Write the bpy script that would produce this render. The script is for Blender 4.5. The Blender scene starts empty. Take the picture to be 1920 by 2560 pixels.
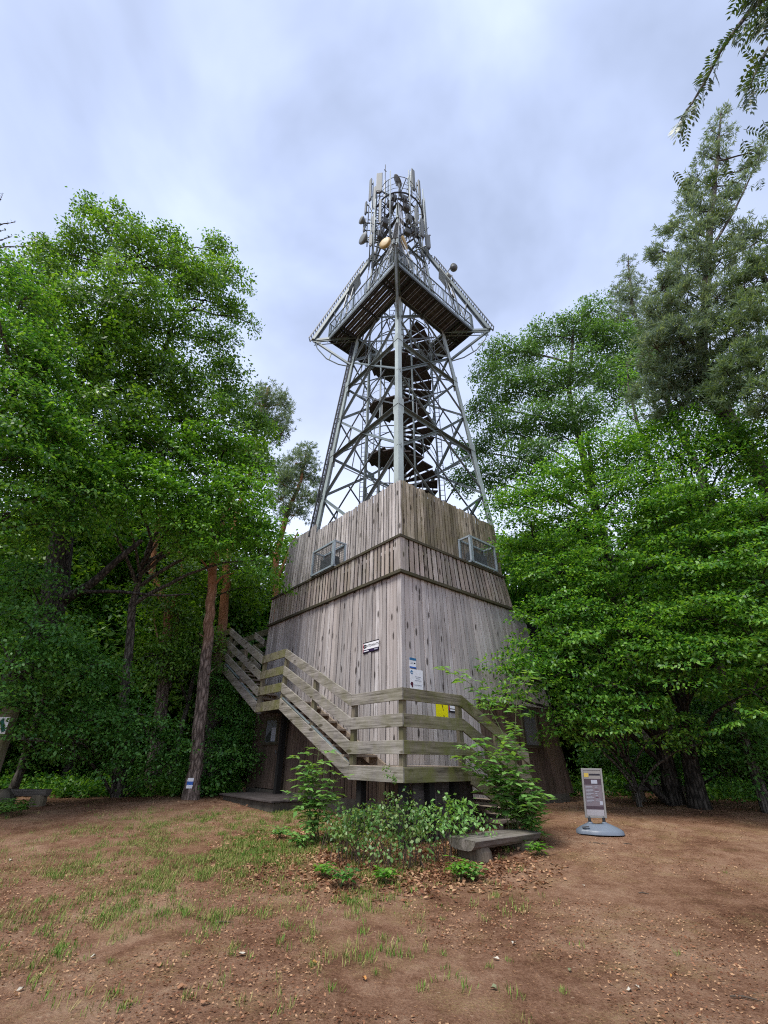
import bpy, math, random
import numpy as np
from mathutils import Matrix, Vector
random.seed(7)
RNG = np.random.default_rng(11)
PI = math.pi
scene = bpy.context.scene
COL = scene.collection

# ------------------------------------------------------------------ camera
FPX, PITCH, ROLL, CAMZ = 1074.8, math.radians(29.888), math.radians(0.635), 1.6
cam_d = bpy.data.cameras.new('camera')
cam = bpy.data.objects.new('camera', cam_d)
COL.objects.link(cam)
cam_d.sensor_fit = 'VERTICAL'
cam_d.sensor_height = 36.0
cam_d.lens = 36.0 * FPX / 2560.0
cam_d.clip_start = 0.05
cam_d.clip_end = 2000.0
cam.matrix_world = Matrix.Translation((0, 0, CAMZ)) @ Matrix.Rotation(PI / 2 + PITCH, 4, 'X') @ Matrix.Rotation(ROLL, 4, 'Z')
scene.camera = cam


def at(px, py, Y):
    """survey helper: the point seen at (px, py) of the photograph, Y metres in front of the tripod"""
    x, y = (px - 960) / FPX, (py - 1280) / FPX
    c, s = math.cos(ROLL), math.sin(ROLL)
    u, v = c * x + s * y, -s * x + c * y
    f, z = math.cos(PITCH) + v * math.sin(PITCH), math.sin(PITCH) - v * math.cos(PITCH)
    return np.array([u / f * Y, Y, CAMZ + z / f * Y])


def smooth(e0, e1, x):
    t = np.clip((x - e0) / (e1 - e0), 0, 1)
    return t * t * (3 - 2 * t)


def vnoise(x, y, seed=0):
    """value noise for the terrain and for scatter masks"""
    x = np.asarray(x, float); y = np.asarray(y, float)
    xi, yi = np.floor(x).astype(np.int64), np.floor(y).astype(np.int64)
    xf, yf = x - xi, y - yi
    def h(a, b):
        n = (a * 374761393 + b * 668265263 + seed * 144269) & 0x7fffffff
        n = ((n ^ (n >> 13)) * 1274126177) & 0x7fffffff
        return ((n ^ (n >> 16)) & 0xffff) / 65535.0
    u, v = xf * xf * (3 - 2 * xf), yf * yf * (3 - 2 * yf)
    return (h(xi, yi) * (1 - u) + h(xi + 1, yi) * u) * (1 - v) + (h(xi, yi + 1) * (1 - u) + h(xi + 1, yi + 1) * u) * v


def gz(x, y):
    x = np.asarray(x, float); y = np.asarray(y, float)
    return (0.6 * smooth(4, 15, y) + 0.05 * (vnoise(x * .7, y * .7, 1) - .5) + 0.03 * (vnoise(x * 2.3, y * 2.3, 2) - .5)
            + 0.012 * (vnoise(x * 7, y * 7, 3) - .5))


# ------------------------------------------------------------------ objects
def tag(o, label=None, cat=None, group=None, kind=None):
    if label: o['label'] = label
    if cat: o['category'] = cat
    if group: o['group'] = group
    if kind: o['kind'] = kind
    return o


def empty(name, loc, rz=0.0, label=None, cat=None, group=None):
    o = bpy.data.objects.new(name, None)
    COL.objects.link(o)
    o.location = [float(c) for c in loc]
    o.rotation_euler = (0, 0, rz)
    o.empty_display_size = 0.2
    return tag(o, label, cat, group)


def np_mesh(name, verts, quads, mats, parent=None, smooth_f=False, midx=None):
    verts = np.asarray(verts, np.float32).reshape(-1, 3)
    quads = np.asarray(quads, np.int32).reshape(-1, 4)
    me = bpy.data.meshes.new(name)
    me.vertices.add(len(verts)); me.vertices.foreach_set('co', verts.ravel())
    me.loops.add(quads.size); me.loops.foreach_set('vertex_index', quads.ravel())
    me.polygons.add(len(quads)); me.polygons.foreach_set('loop_start', np.arange(0, quads.size, 4, dtype=np.int32))
    if not isinstance(mats, (list, tuple)): mats = [mats]
    for m in mats: me.materials.append(m)
    if midx is not None: me.polygons.foreach_set('material_index', np.asarray(midx, np.int32))
    if smooth_f: me.polygons.foreach_set('use_smooth', np.ones(len(quads), bool))
    me.update(calc_edges=True)
    o = bpy.data.objects.new(name, me)
    COL.objects.link(o)
    if parent is not None: o.parent = parent
    return o


class MB:
    """collects boxes, beams and tubes; build() links them as ONE mesh object"""
    def __init__(self):
        self.v, self.f, self.m, self.sm = [], [], [], []
        self.cur = 0

    def add(self, verts, faces, sm=False):
        o = len(self.v)
        self.v += [tuple(map(float, p)) for p in verts]
        for f in faces:
            self.f.append([i + o for i in f]); self.m.append(self.cur); self.sm.append(sm)
        return self

    def hexa(self, c):
        return self.add(c, [(3, 2, 1, 0), (4, 5, 6, 7), (0, 1, 5, 4), (1, 2, 6, 5), (2, 3, 7, 6), (3, 0, 4, 7)])

    def box(self, x0, x1, y0, y1, z0, z1):
        return self.hexa([(x0, y0, z0), (x1, y0, z0), (x1, y1, z0), (x0, y1, z0), (x0, y0, z1), (x1, y0, z1), (x1, y1, z1), (x0, y1, z1)])

    def beam(self, p, q, w, h, up=(0, 0, 1)):
        p, q, up = np.array(p, float), np.array(q, float), np.array(up, float)
        d = q - p; d /= np.linalg.norm(d)
        s = np.cross(d, up)
        if np.linalg.norm(s) < 1e-4: s = np.cross(d, (1, 0, 0))
        s /= np.linalg.norm(s); n = np.cross(s, d)
        s, n = s * w / 2, n * h / 2
        return self.hexa([p - s - n, p + s - n, q + s - n, q - s - n, p - s + n, p + s + n, q + s + n, q - s + n])

    def angle(self, p, q, w, up=(0, 0, 1), th=0.014):
        """rolled steel angle: two thin flanges"""
        p, q, up = np.array(p, float), np.array(q, float), np.array(up, float)
        d = q - p; d /= np.linalg.norm(d)
        s = np.cross(d, up); s /= (np.linalg.norm(s) + 1e-9); n = np.cross(s, d)
        self.beam(p + n * w / 2, q + n * w / 2, th, w, up)
        return self.beam(p + s * (w / 2 + th / 2), q + s * (w / 2 + th / 2), w, th, up)

    def tube(self, pts, r, n=8, cap=True):
        pts = [np.array(p, float) for p in pts]
        rs = r if isinstance(r, (list, tuple, np.ndarray)) else [r] * len(pts)
        verts, faces = [], []
        for i, p in enumerate(pts):
            d = pts[min(i + 1, len(pts) - 1)] - pts[max(i - 1, 0)]
            d = d / (np.linalg.norm(d) + 1e-9)
            a = np.cross(d, (0, 0, 1) if abs(d[2]) < .9 else (1, 0, 0)); a /= np.linalg.norm(a)
            b = np.cross(d, a)
            for k in range(n):
                t = 2 * PI * k / n
                verts.append(p + (a * math.cos(t) + b * math.sin(t)) * rs[i])
        for i in range(len(pts) - 1):
            for k in range(n):
                faces.append((i * n + k, i * n + (k + 1) % n, (i + 1) * n + (k + 1) % n, (i + 1) * n + k))
        if cap:
            faces.append(tuple(range(n))[::-1]); faces.append(tuple((len(pts) - 1) * n + k for k in range(n)))
        return self.add(verts, faces, n > 6)

    def ring(self, c, rad, r, n=28, a0=0, a1=2 * PI, sides=5):
        pts = [(c[0] + rad * math.cos(a0 + (a1 - a0) * k / n), c[1] + rad * math.sin(a0 + (a1 - a0) * k / n), c[2]) for k in range(n + 1)]
        return self.tube(pts, r, sides, False)

    def dish(self, c, d, rad, depth, bulge=0.06, n=20):
        """drum antenna: closed drum along d with a slightly domed front"""
        c, d = np.array(c, float), np.array(d, float); d /= np.linalg.norm(d)
        pts = [c - d * depth, c - d * depth * .6, c - d * depth * .3, c, c + d * bulge * .7, c + d * bulge]
        return self.tube(pts, [rad * .35, rad * .8, rad, rad, rad * .6, rad * .05], n)

    def build(self, name, mats, parent=None, off=(0, 0, 0), bevel=0.0):
        me = bpy.data.meshes.new(name)
        ox = np.array(off, float)
        me.from_pydata([tuple(np.array(p) - ox) for p in self.v], [], self.f)
        if not isinstance(mats, (list, tuple)): mats = [mats]
        for m in mats: me.materials.append(m)
        me.polygons.foreach_set('material_index', self.m)
        me.polygons.foreach_set('use_smooth', self.sm)
        me.update()
        o = bpy.data.objects.new(name, me)
        COL.objects.link(o)
        if parent is not None: o.parent = parent
        if bevel:
            b = o.modifiers.new('edge', 'BEVEL'); b.width = bevel; b.segments = 2; b.limit_method = 'ANGLE'
        return o


# ------------------------------------------------------------------ materials
class NT:
    def __init__(self, name):
        self.mat = bpy.data.materials.new(name); self.mat.use_nodes = True
        self.t = self.mat.node_tree; self.t.nodes.clear()
        self.out = self.n('ShaderNodeOutputMaterial')

    def n(self, typ, **kw):
        nd = self.t.nodes.new(typ)
        for k, v in kw.items():
            if hasattr(nd, k) and not k[0].isupper(): setattr(nd, k, v)
        return nd

    def l(self, a, b): self.t.links.new(a, b)

    def noise(self, vec, scale, detail=4, rough=.55):
        nd = self.n('ShaderNodeTexNoise'); nd.inputs['Scale'].default_value = scale
        nd.inputs['Detail'].default_value = detail; nd.inputs['Roughness'].default_value = rough
        if vec is not None: self.l(vec, nd.inputs['Vector'])
        return nd.outputs['Fac']

    def ramp(self, fac, stops):
        nd = self.n('ShaderNodeValToRGB')
        cr = nd.color_ramp
        while len(cr.elements) < len(stops): cr.elements.new(.5)
        for e, (p, c) in zip(cr.elements, stops):
            e.position = p; e.color = (*c, 1) if len(c) == 3 else c
        self.l(fac, nd.inputs['Fac'])
        return nd.outputs['Color']

    def mapping(self, scale, coord='Object'):
        tc = self.n('ShaderNodeTexCoord'); mp = self.n('ShaderNodeMapping')
        mp.inputs['Scale'].default_value = scale
        self.l(tc.outputs[coord], mp.inputs['Vector'])
        return mp.outputs['Vector']

    def mix(self, fac, a, b, blend='MIX'):
        nd = self.n('ShaderNodeMix'); nd.data_type = 'RGBA'; nd.blend_type = blend
        for sock, v in ((nd.inputs[0], fac), (nd.inputs[6], a), (nd.inputs[7], b)):
            if isinstance(v, (int, float)): sock.default_value = v
            elif isinstance(v, tuple): sock.default_value = (*v, 1) if len(v) == 3 else v
            else: self.l(v, sock)
        return nd.outputs[2]

    def math(self, op, a, b=0.0, c=0.0):
        nd = self.n('ShaderNodeMath'); nd.operation = op
        for sock, v in zip(nd.inputs, (a, b, c)):
            if isinstance(v, (int, float)): sock.default_value = v
            else: self.l(v, sock)
        return nd.outputs[0]

    def island(self):
        return self.n('ShaderNodeNewGeometry').outputs['Random Per Island']

    def bsdf(self, color, rough=.7, spec=.3, metal=0.0, bump=None, bump_s=.3, bump_d=.02):
        b = self.n('ShaderNodeBsdfPrincipled')
        if isinstance(color, tuple): b.inputs['Base Color'].default_value = (*color, 1)
        else: self.l(color, b.inputs['Base Color'])
        if isinstance(rough, (int, float)): b.inputs['Roughness'].default_value = rough
        else: self.l(rough, b.inputs['Roughness'])
        b.inputs['Specular IOR Level'].default_value = spec
        b.inputs['Metallic'].default_value = metal
        if bump is not None:
            bp = self.n('ShaderNodeBump'); bp.inputs['Strength'].default_value = bump_s; bp.inputs['Distance'].default_value = bump_d
            self.l(bump, bp.inputs['Height']); self.l(bp.outputs['Normal'], b.inputs['Normal'])
        return b.outputs['BSDF']

    def done(self, sh):
        self.l(sh, self.out.inputs['Surface'])
        return self.mat


def sc(c, k): return tuple(x * k for x in c)


def wood(name, dark, light, axis='z', moss=0.0, mosscol=(.13, .14, .045), vary=.35, knots=True, tint=None, rough=.8):
    """weathered boards: grain drawn along the axis, colour differing from board to board"""
    m = NT(name)
    k = {'x': (1.2, 30, 30), 'y': (30, 1.2, 30), 'z': (30, 30, 1.2)}[axis]
    k2 = {'x': (1.1, 7, 7), 'y': (7, 1.1, 7), 'z': (7, 7, 1.1)}[axis]
    k3 = {'x': (3, 9, 9), 'y': (9, 3, 9), 'z': (9, 9, 3)}[axis]
    isl = m.island()
    add = m.n('ShaderNodeVectorMath'); add.operation = 'ADD'
    cmb = m.n('ShaderNodeCombineXYZ')
    sh = m.math('MULTIPLY', isl, 37.0)
    for i in range(3): m.l(sh, cmb.inputs[i])
    m.l(m.mapping(k), add.inputs[0]); m.l(cmb.outputs[0], add.inputs[1])
    g = m.noise(add.outputs[0], 1.0, 6, .65)
    g2 = m.noise(m.mapping(k2), 1.0, 4, .6)
    mixf = m.math('ADD', m.math('MULTIPLY', g, .6), m.math('MULTIPLY', g2, .4))
    mid = tuple((a + b) / 2 for a, b in zip(dark, light))
    col = m.ramp(mixf, [(.36, sc(dark, .8)), (.49, mid), (.62, light)])
    if tint is not None:
        hue = m.math('FRACT', m.math('MULTIPLY', isl, 7.31))
        col = m.mix(m.math('MULTIPLY', hue, .65), col, tint, 'MIX')
    val = m.math('ADD', m.math('MULTIPLY', isl, vary * 1.6), 1 - vary * .9)
    vcol = m.n('ShaderNodeCombineColor')
    for i in range(3): m.l(val, vcol.inputs[i])
    col = m.mix(1.0, col, vcol.outputs[0], 'MULTIPLY')
    if knots:
        vo = m.n('ShaderNodeTexVoronoi'); vo.inputs['Scale'].default_value = .55
        m.l(m.mapping(k3), vo.inputs['Vector'])
        kn = m.ramp(vo.outputs['Distance'], [(.12, (1, 1, 1)), (.20, (0, 0, 0))])
        col = m.mix(m.math('MULTIPLY', kn, .85), col, (.03, .022, .018))
    if moss:
        mn = m.noise(m.mapping((1.6, 1.6, 1.1)), 1.5, 6, .7)
        mf = m.math('MULTIPLY', m.ramp(mn, [(.40, (0, 0, 0)), (.62, (1, 1, 1))]), moss)
        col = m.mix(mf, col, mosscol)
    return m.done(m.bsdf(col, rough, .2, bump=mixf, bump_s=.35, bump_d=.01))


def paint(name, col, rough=.5, metal=0.0, spec=.4, dirt=.25, dscale=3.0):
    m = NT(name)
    n1 = m.noise(m.mapping((1, 1, .5)), dscale, 6, .65)
    c = m.ramp(n1, [(.3, sc(col, 1 - dirt)), (.7, col)])
    return m.done(m.bsdf(c, rough, spec, metal))


def leafmat(name, c1, c2, c3, trans=.35, rough=.42, spec=.5, scale=.9):
    """leaf: hue differs leaf to leaf and in drifts over the crown, part of the light passes through"""
    m = NT(name)
    isl = m.island()
    n1 = m.noise(m.mapping((1, 1, 1)), scale, 2, .5)
    f = m.math('ADD', m.math('MULTIPLY', isl, .55), m.math('MULTIPLY', n1, .45))
    col = m.ramp(f, [(.28, c1), (.48, c2), (.70, c3)])
    b = m.bsdf(col, rough, spec)
    tr = m.n('ShaderNodeBsdfTranslucent')
    tc = m.mix(1.0, col, (1.25, 1.15, .45), 'MULTIPLY')
    m.l(tc, tr.inputs['Color'])
    mx = m.n('ShaderNodeMixShader'); mx.inputs[0].default_value = trans
    m.l(b, mx.inputs[1]); m.l(tr.outputs[0], mx.inputs[2])
    return m.done(mx.outputs[0])


def barkmat(name, low, high, redz=None, red=None):
    m = NT(name)
    v = m.mapping((11, 11, 2.6))
    vo = m.n('ShaderNodeTexVoronoi'); vo.feature = 'DISTANCE_TO_EDGE'; vo.inputs['Scale'].default_value = 1.0
    m.l(v, vo.inputs['Vector'])
    n1 = m.noise(m.mapping((14, 14, 3)), 1.0, 6, .7)
    f = m.math('ADD', m.math('MULTIPLY', vo.outputs['Distance'], .9), m.math('MULTIPLY', n1, .6))
    col = m.ramp(f, [(.30, sc(low, .6)), (.48, tuple((a + b) / 2 for a, b in zip(low, high))), (.68, high)])
    if redz is not None:
        tc = m.n('ShaderNodeTexCoord'); sp = m.n('ShaderNodeSeparateXYZ'); m.l(tc.outputs['Object'], sp.inputs[0])
        mr = m.n('ShaderNodeMapRange'); mr.inputs['From Min'].default_value = redz - 1.6; mr.inputs['From Max'].default_value = redz + 1.6
        m.l(m.math('ADD', sp.outputs['Z'], m.math('MULTIPLY', m.noise(m.mapping((2, 2, 1)), 1.0), 2.5)), mr.inputs['Value'])
        rc = m.ramp(f, [(.2, sc(red, .55)), (.65, red)])
        col = m.mix(mr.outputs['Result'], col, rc)
    return m.done(m.bsdf(col, .9, .15, bump=f, bump_s=1.0, bump_d=.05))


M = {}
M['wall_up'] = wood('weathered_cladding', (.20, .18, .178), (.53, .50, .488), 'z', .0, tint=(.34, .295, .27), vary=.30)
M['wall_low'] = wood('unweathered_and_shaded_cladding', (.045, .032, .026), (.13, .09, .072), 'z', .10, vary=.3, knots=False)  # unweathered brown, with the shade of stair and leaves put into it
M['wall_right'] = wood('grey_cladding', (.235, .218, .215), (.56, .53, .52), 'z', .0, tint=(.40, .355, .33), vary=.25)
M['slat'] = wood('slat_wood', (.17, .145, .13), (.50, .46, .44), 'z', .25, vary=.36, tint=(.31, .245, .21))
M['pal_l'] = wood('palisade_wood', (.21, .185, .17), (.58, .54, .52), 'z', .08, vary=.34)
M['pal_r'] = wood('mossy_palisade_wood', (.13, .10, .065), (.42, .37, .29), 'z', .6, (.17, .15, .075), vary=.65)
M['cap'] = wood('rail_cap_wood', (.028, .023, .016), (.085, .075, .055), 'x', .5, (.055, .055, .02), knots=False)
M['cap_y'] = wood('rail_cap_wood_long', (.028, .023, .016), (.085, .075, .055), 'y', .5, (.055, .055, .02), knots=False)
M['core'] = paint('dark_timber_core', (.010, .009, .008), .95, dirt=.4)
M['plank_y'] = wood('stair_plank', (.095, .083, .072), (.40, .37, .335), 'y', .35, (.14, .14, .05), vary=.30)
M['plank_x'] = wood('stair_plank_cross', (.07, .06, .042), (.30, .27, .20), 'x', .85, (.115, .12, .035), vary=.30)
M['post'] = wood('stair_post', (.07, .06, .045), (.22, .19, .14), 'z', .7, (.10, .10, .035), vary=.2)
M['tread'] = wood('stair_tread', (.16, .12, .09), (.36, .29, .235), 'x', .15, vary=.25)
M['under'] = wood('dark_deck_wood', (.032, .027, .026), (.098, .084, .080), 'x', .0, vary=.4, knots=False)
M['under_y'] = wood('dark_deck_wood_long', (.032, .027, .026), (.098, .084, .080), 'y', .0, vary=.4, knots=False)
M['steel'] = paint('grey_green_steel', (.20, .245, .25), .5, .1, dirt=.4, dscale=2.0)
M['steel_d'] = paint('dark_galvanised_steel', (.11, .125, .135), .5, .2, dirt=.4)
M['steel_leg'] = paint('leg_steel', (.40, .465, .455), .5, .05, dirt=.3, dscale=2.0)
M['steel_blk'] = paint('black_steel', (.05, .055, .06), .6, .2, dirt=.3)
M['galv'] = paint('blue_grey_galvanised', (.42, .50, .56), .4, .4, dirt=.3)
M['white_eq'] = paint('antenna_grey', (.17, .19, .19), .6, dirt=.2, spec=.2)
M['eq_dark'] = paint('radio_unit_grey', (.10, .11, .12), .6, dirt=.3)
M['yellow_eq'] = paint('cream_radome', (.46, .31, .10), .5, dirt=.25)
M['plate'] = paint('grey_plate', (.30, .33, .31), .6, dirt=.2)
M['white'] = paint('white_sheet', (.78, .79, .82), .4, dirt=.08)
M['black'] = paint('black_print', (.012, .010, .018), .5, dirt=.2)
M['navy'] = paint('dark_violet_print', (.03, .015, .06), .5, dirt=.2)
M['red'] = paint('red_print', (.42, .02, .05), .5, dirt=.1)
M['blue'] = paint('blue_print', (.02, .14, .30), .5, dirt=.1)
M['bluemark'] = paint('blue_trail_paint', (.03, .12, .45), .6, dirt=.1)
M['yellow'] = paint('yellow_sheet', (.80, .74, .0), .45, dirt=.05)
M['grey_print'] = paint('grey_print', (.33, .35, .40), .6, dirt=.1)
M['darkred'] = paint('dark_red_print', (.08, .012, .03), .6, dirt=.1)
M['green_print'] = paint('green_trail_paint', (.01, .12, .10), .6, dirt=.1)
M['logwood'] = wood('grey_log', (.065, .056, .05), (.23, .205, .185), 'x', .3, (.09, .09, .05), knots=False)
M['logend'] = wood('sawn_log_end', (.07, .055, .04), (.20, .16, .12), 'z', .2, knots=False)
M['concrete'] = paint('mossy_concrete', (.10, .09, .07), .95, dirt=.55, dscale=5)
M['poster'] = paint('faded_poster', (.15, .125, .14), .45, dirt=.12, dscale=8)
M['poster_head'] = paint('poster_header', (.22, .205, .19), .45, dirt=.1)
M['poster_dark'] = paint('poster_band', (.055, .035, .045), .5, dirt=.2)
M['poster_white'] = paint('poster_foot', (.33, .315, .33), .5, dirt=.25)
M['ochre'] = paint('ochre_print', (.45, .33, .06), .5, dirt=.1)
M['alu'] = paint('aluminium_frame', (.29, .28, .26), .4, .4, dirt=.2)
M['plastic'] = paint('grey_plastic', (.15, .18, .225), .4, dirt=.2)
M['glass'] = paint('dusty_pane', (.16, .17, .19), .15, spec=.7, dirt=.3, dscale=2)
M['curtain'] = paint('dark_backing', (.03, .035, .03), .7, dirt=.3)
M['bark_oak'] = barkmat('oak_bark', (.02, .018, .015), (.085, .075, .062))
M['bark_pine'] = barkmat('pine_bark', (.10, .075, .062), (.27, .215, .18), 6.5, (.42, .20, .10))
M['bark_grey'] = barkmat('grey_bark', (.05, .045, .038), (.17, .155, .13))
M['leaf_oak'] = leafmat('oak_leaf', (.036, .110, .012), (.098, .24, .024), (.20, .37, .048), .48)
M['leaf_horn'] = leafmat('hornbeam_leaf', (.030, .115, .016), (.092, .265, .032), (.21, .41, .062), .50)
M['leaf_fresh'] = leafmat('fresh_leaf', (.06, .19, .020), (.125, .32, .036), (.21, .43, .062), .50)
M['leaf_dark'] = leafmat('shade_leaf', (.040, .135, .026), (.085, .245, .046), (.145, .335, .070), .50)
M['leaf_grey'] = leafmat('maple_leaf', (.045, .115, .034), (.095, .215, .060), (.15, .30, .09), .48)
M['needle'] = leafmat('pine_needle', (.085, .145, .10), (.16, .24, .17), (.235, .32, .235), .42, .6)
M['needle_far'] = leafmat('olive_pine_needle', (.065, .125, .062), (.125, .205, .105), (.18, .265, .15), .42, .6)
M['leaf_bush'] = leafmat('bramble_leaf', (.048, .135, .026), (.105, .23, .052), (.23, .32, .11), .36, scale=3)
M['leaf_elder'] = leafmat('elder_leaf', (.10, .24, .055), (.17, .36, .09), (.25, .44, .12), .42, scale=3)
M['leaf_rowan'] = leafmat('rowan_leaf', (.02, .05, .014), (.04, .085, .02), (.08, .13, .03), .25)
M['litter'] = leafmat('dry_leaf', (.13, .055, .03), (.26, .125, .07), (.42, .26, .15), .1, .8, .1, 2)
M['stem'] = paint('green_stem', (.13, .17, .06), .6, dirt=.3)
M['twig'] = paint('brown_twig', (.09, .065, .045), .8, dirt=.4)


def grassmat():
    m = NT('grass_blade')
    isl = m.island(); n1 = m.noise(m.mapping((1, 1, 1)), .8, 2)
    f = m.math('ADD', m.math('MULTIPLY', isl, .5), m.math('MULTIPLY', n1, .5))
    col = m.ramp(f, [(.22, (.045, .13, .012)), (.46, (.11, .22, .025)), (.60, (.25, .24, .07)), (.8, (.34, .27, .12))])
    return m.done(m.bsdf(col, .6, .2))


def soil():
    m = NT('trodden_soil')
    v = m.mapping((1, 1, 1))
    big = m.noise(v, .55, 5, .6); mid = m.noise(v, 3.2, 7, .7); fine = m.noise(v, 34, 5, .8)
    f = m.math('ADD', m.math('MULTIPLY', big, .36), m.math('ADD', m.math('MULTIPLY', mid, .34), m.math('MULTIPLY', fine, .34)))
    col = m.ramp(f, [(.39, (.062, .028, .016)), (.47, (.155, .078, .045)), (.54, (.245, .138, .087)), (.65, (.38, .255, .168))])
    # old turf: straw and dull green tinges
    tm = m.ramp(m.noise(v, 1.2, 8, .72), [(.50, (0, 0, 0)), (.62, (1, 1, 1))])
    tf = m.ramp(m.noise(v, 45, 3, .7), [(.42, (0, 0, 0)), (.60, (1, 1, 1))])
    col = m.mix(m.math('MULTIPLY', m.math('MULTIPLY', tm, tf), .55), col, (.30, .225, .10))
    # leaf crumbs and bark chips, pale and dark
    for sc_, th, c, k in ((38, .80, (.42, .24, .13), .75), (61, .84, (.035, .018, .012), .7), (25, .90, (.50, .36, .24), .7)):
        vo = m.n('ShaderNodeTexVoronoi'); vo.inputs['Scale'].default_value = sc_; vo.inputs['Randomness'].default_value = 1
        m.l(m.mapping((1, 1.6, 1)), vo.inputs['Vector'])
        sel = m.ramp(vo.outputs['Color'], [(th, (0, 0, 0)), (th + .03, (1, 1, 1))]); core_ = m.ramp(vo.outputs['Distance'], [(.30, (1, 1, 1)), (.42, (0, 0, 0))])
        col = m.mix(m.math('MULTIPLY', m.math('MULTIPLY', sel, core_), k), col, c)
    h = m.math('ADD', m.math('MULTIPLY', mid, .8), m.math('MULTIPLY', fine, .5))
    return m.done(m.bsdf(col, .95, .1, bump=h, bump_s=1.0, bump_d=.07))


M['grass'] = grassmat()
M['soil'] = soil()

# ------------------------------------------------------------------ world and sun
SUN_EL, SUN_AZ = math.radians(62), math.radians(222)     # high, behind the viewer's left shoulder, veiled by cloud
w = bpy.data.worlds.new('World'); scene.world = w; w.use_nodes = True
wt = w.node_tree; wt.nodes.clear()
wo = wt.nodes.new('ShaderNodeOutputWorld'); bg = wt.nodes.new('ShaderNodeBackground'); bg.inputs['Strength'].default_value = .051
sky = wt.nodes.new('ShaderNodeTexSky'); sky.sky_type = 'NISHITA'; sky.sun_disc = False
sky.sun_elevation = SUN_EL; sky.sun_rotation = SUN_AZ; sky.dust_density = 2.0
tc = wt.nodes.new('ShaderNodeTexCoord'); sp = wt.nodes.new('ShaderNodeSeparateXYZ'); wt.links.new(tc.outputs['Generated'], sp.inputs[0])


def wmath(op, a, b=0.0):
    nd = wt.nodes.new('ShaderNodeMath'); nd.operation = op
    for s_, v_ in zip(nd.inputs, (a, b)):
        if isinstance(v_, (int, float)): s_.default_value = v_
        else: wt.links.new(v_, s_)
    return nd.outputs[0]


zc = wmath('ADD', wmath('MAXIMUM', sp.outputs['Z'], 0.0), .22)
cb = wt.nodes.new('ShaderNodeCombineXYZ')
wt.links.new(wmath('DIVIDE', sp.outputs['X'], zc), cb.inputs[0]); wt.links.new(wmath('DIVIDE', sp.outputs['Y'], zc), cb.inputs[1])
mp = wt.nodes.new('ShaderNodeMapping'); mp.inputs['Scale'].default_value = (1.5, 1.5, 2.2); mp.inputs['Location'].default_value = (.35, .2, 0)
mp.inputs['Rotation'].default_value = (0, 0, .35)
wt.links.new(tc.outputs['Generated'], mp.inputs[0])
nz = wt.nodes.new('ShaderNodeTexNoise'); nz.inputs['Scale'].default_value = 1.35; nz.inputs['Detail'].default_value = 5; nz.inputs['Roughness'].default_value = .50
nz.inputs['Distortion'].default_value = .25
wt.links.new(mp.outputs[0], nz.inputs['Vector'])
rp = wt.nodes.new('ShaderNodeValToRGB')
els = rp.color_ramp.elements
els[0].position, els[0].color = .36, (3.4, 4.05, 5.7, 1)
els[1].position, els[1].color = .66, (5.9, 6.8, 9.2, 1)
e_ = els.new(.5); e_.color = (4.5, 5.3, 7.5, 1)
wt.links.new(nz.outputs['Fac'], rp.inputs[0])
# cloud base thins to a bright band low down
mr = wt.nodes.new('ShaderNodeMapRange'); mr.inputs['From Min'].default_value = .35; mr.inputs['From Max'].default_value = .80
mr.inputs['To Min'].default_value = .85; mr.inputs['To Max'].default_value = 0
wt.links.new(sp.outputs['Z'], mr.inputs['Value'])
m1 = wt.nodes.new('ShaderNodeMix'); m1.data_type = 'RGBA'; m1.inputs[7].default_value = (7.6, 8.3, 10.2, 1)
wt.links.new(mr.outputs[0], m1.inputs[0]); wt.links.new(rp.outputs[0], m1.inputs[6])
m2 = wt.nodes.new('ShaderNodeMix'); m2.data_type = 'RGBA'; m2.inputs[0].default_value = .88
wt.links.new(sky.outputs[0], m2.inputs[6]); wt.links.new(m1.outputs[2], m2.inputs[7])
wt.links.new(m2.outputs[2], bg.inputs['Color']); wt.links.new(bg.outputs[0], wo.inputs['Surface'])

sd = bpy.data.lights.new('sun', 'SUN'); sd.energy = 1.5; sd.angle = math.radians(24); sd.color = (1, .96, .90)
sun = bpy.data.objects.new('sun', sd); COL.objects.link(sun)
sun.location = (-10, -20, 40)
dirv = Vector((math.sin(SUN_AZ) * math.cos(SUN_EL), math.cos(SUN_AZ) * math.cos(SUN_EL), math.sin(SUN_EL)))
sun.rotation_euler = dirv.to_track_quat('Z', 'Y').to_euler()
scene.view_settings.view_transform = 'Standard'; scene.view_settings.look = 'None'
scene.view_settings.exposure = 1.62; scene.view_settings.gamma = 1.0; scene.view_settings.use_curve_mapping = False
scene.cycles.max_bounces = 7; scene.cycles.diffuse_bounces = 4; scene.cycles.transmission_bounces = 4; scene.cycles.glossy_bounces = 2
scene.cycles.use_denoising = False; scene.cycles.pixel_filter_type = 'BLACKMAN_HARRIS'; scene.cycles.filter_width = 1.1

# ------------------------------------------------------------------ ground
gx = np.concatenate([np.linspace(-400, -24, 24)[:-1], np.linspace(-24, 24, 241), np.linspace(24, 400, 24)[1:]])
gy = np.concatenate([np.linspace(-300, -4, 16)[:-1], np.linspace(-4, 24, 161), np.linspace(24, 500, 26)[1:]])
GX, GY = np.meshgrid(gx, gy)
nx, ny = len(gx), len(gy)
idx = np.arange(nx * ny).reshape(ny, nx)
gq = np.stack([idx[:-1, :-1], idx[:-1, 1:], idx[1:, 1:], idx[1:, :-1]], -1).reshape(-1, 4)
ground = np_mesh('ground', np.stack([GX, GY, gz(GX, GY)], -1), gq, M['soil'], smooth_f=True)
tag(ground, 'reddish brown trodden soil of the clearing', 'ground', kind='structure')

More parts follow.
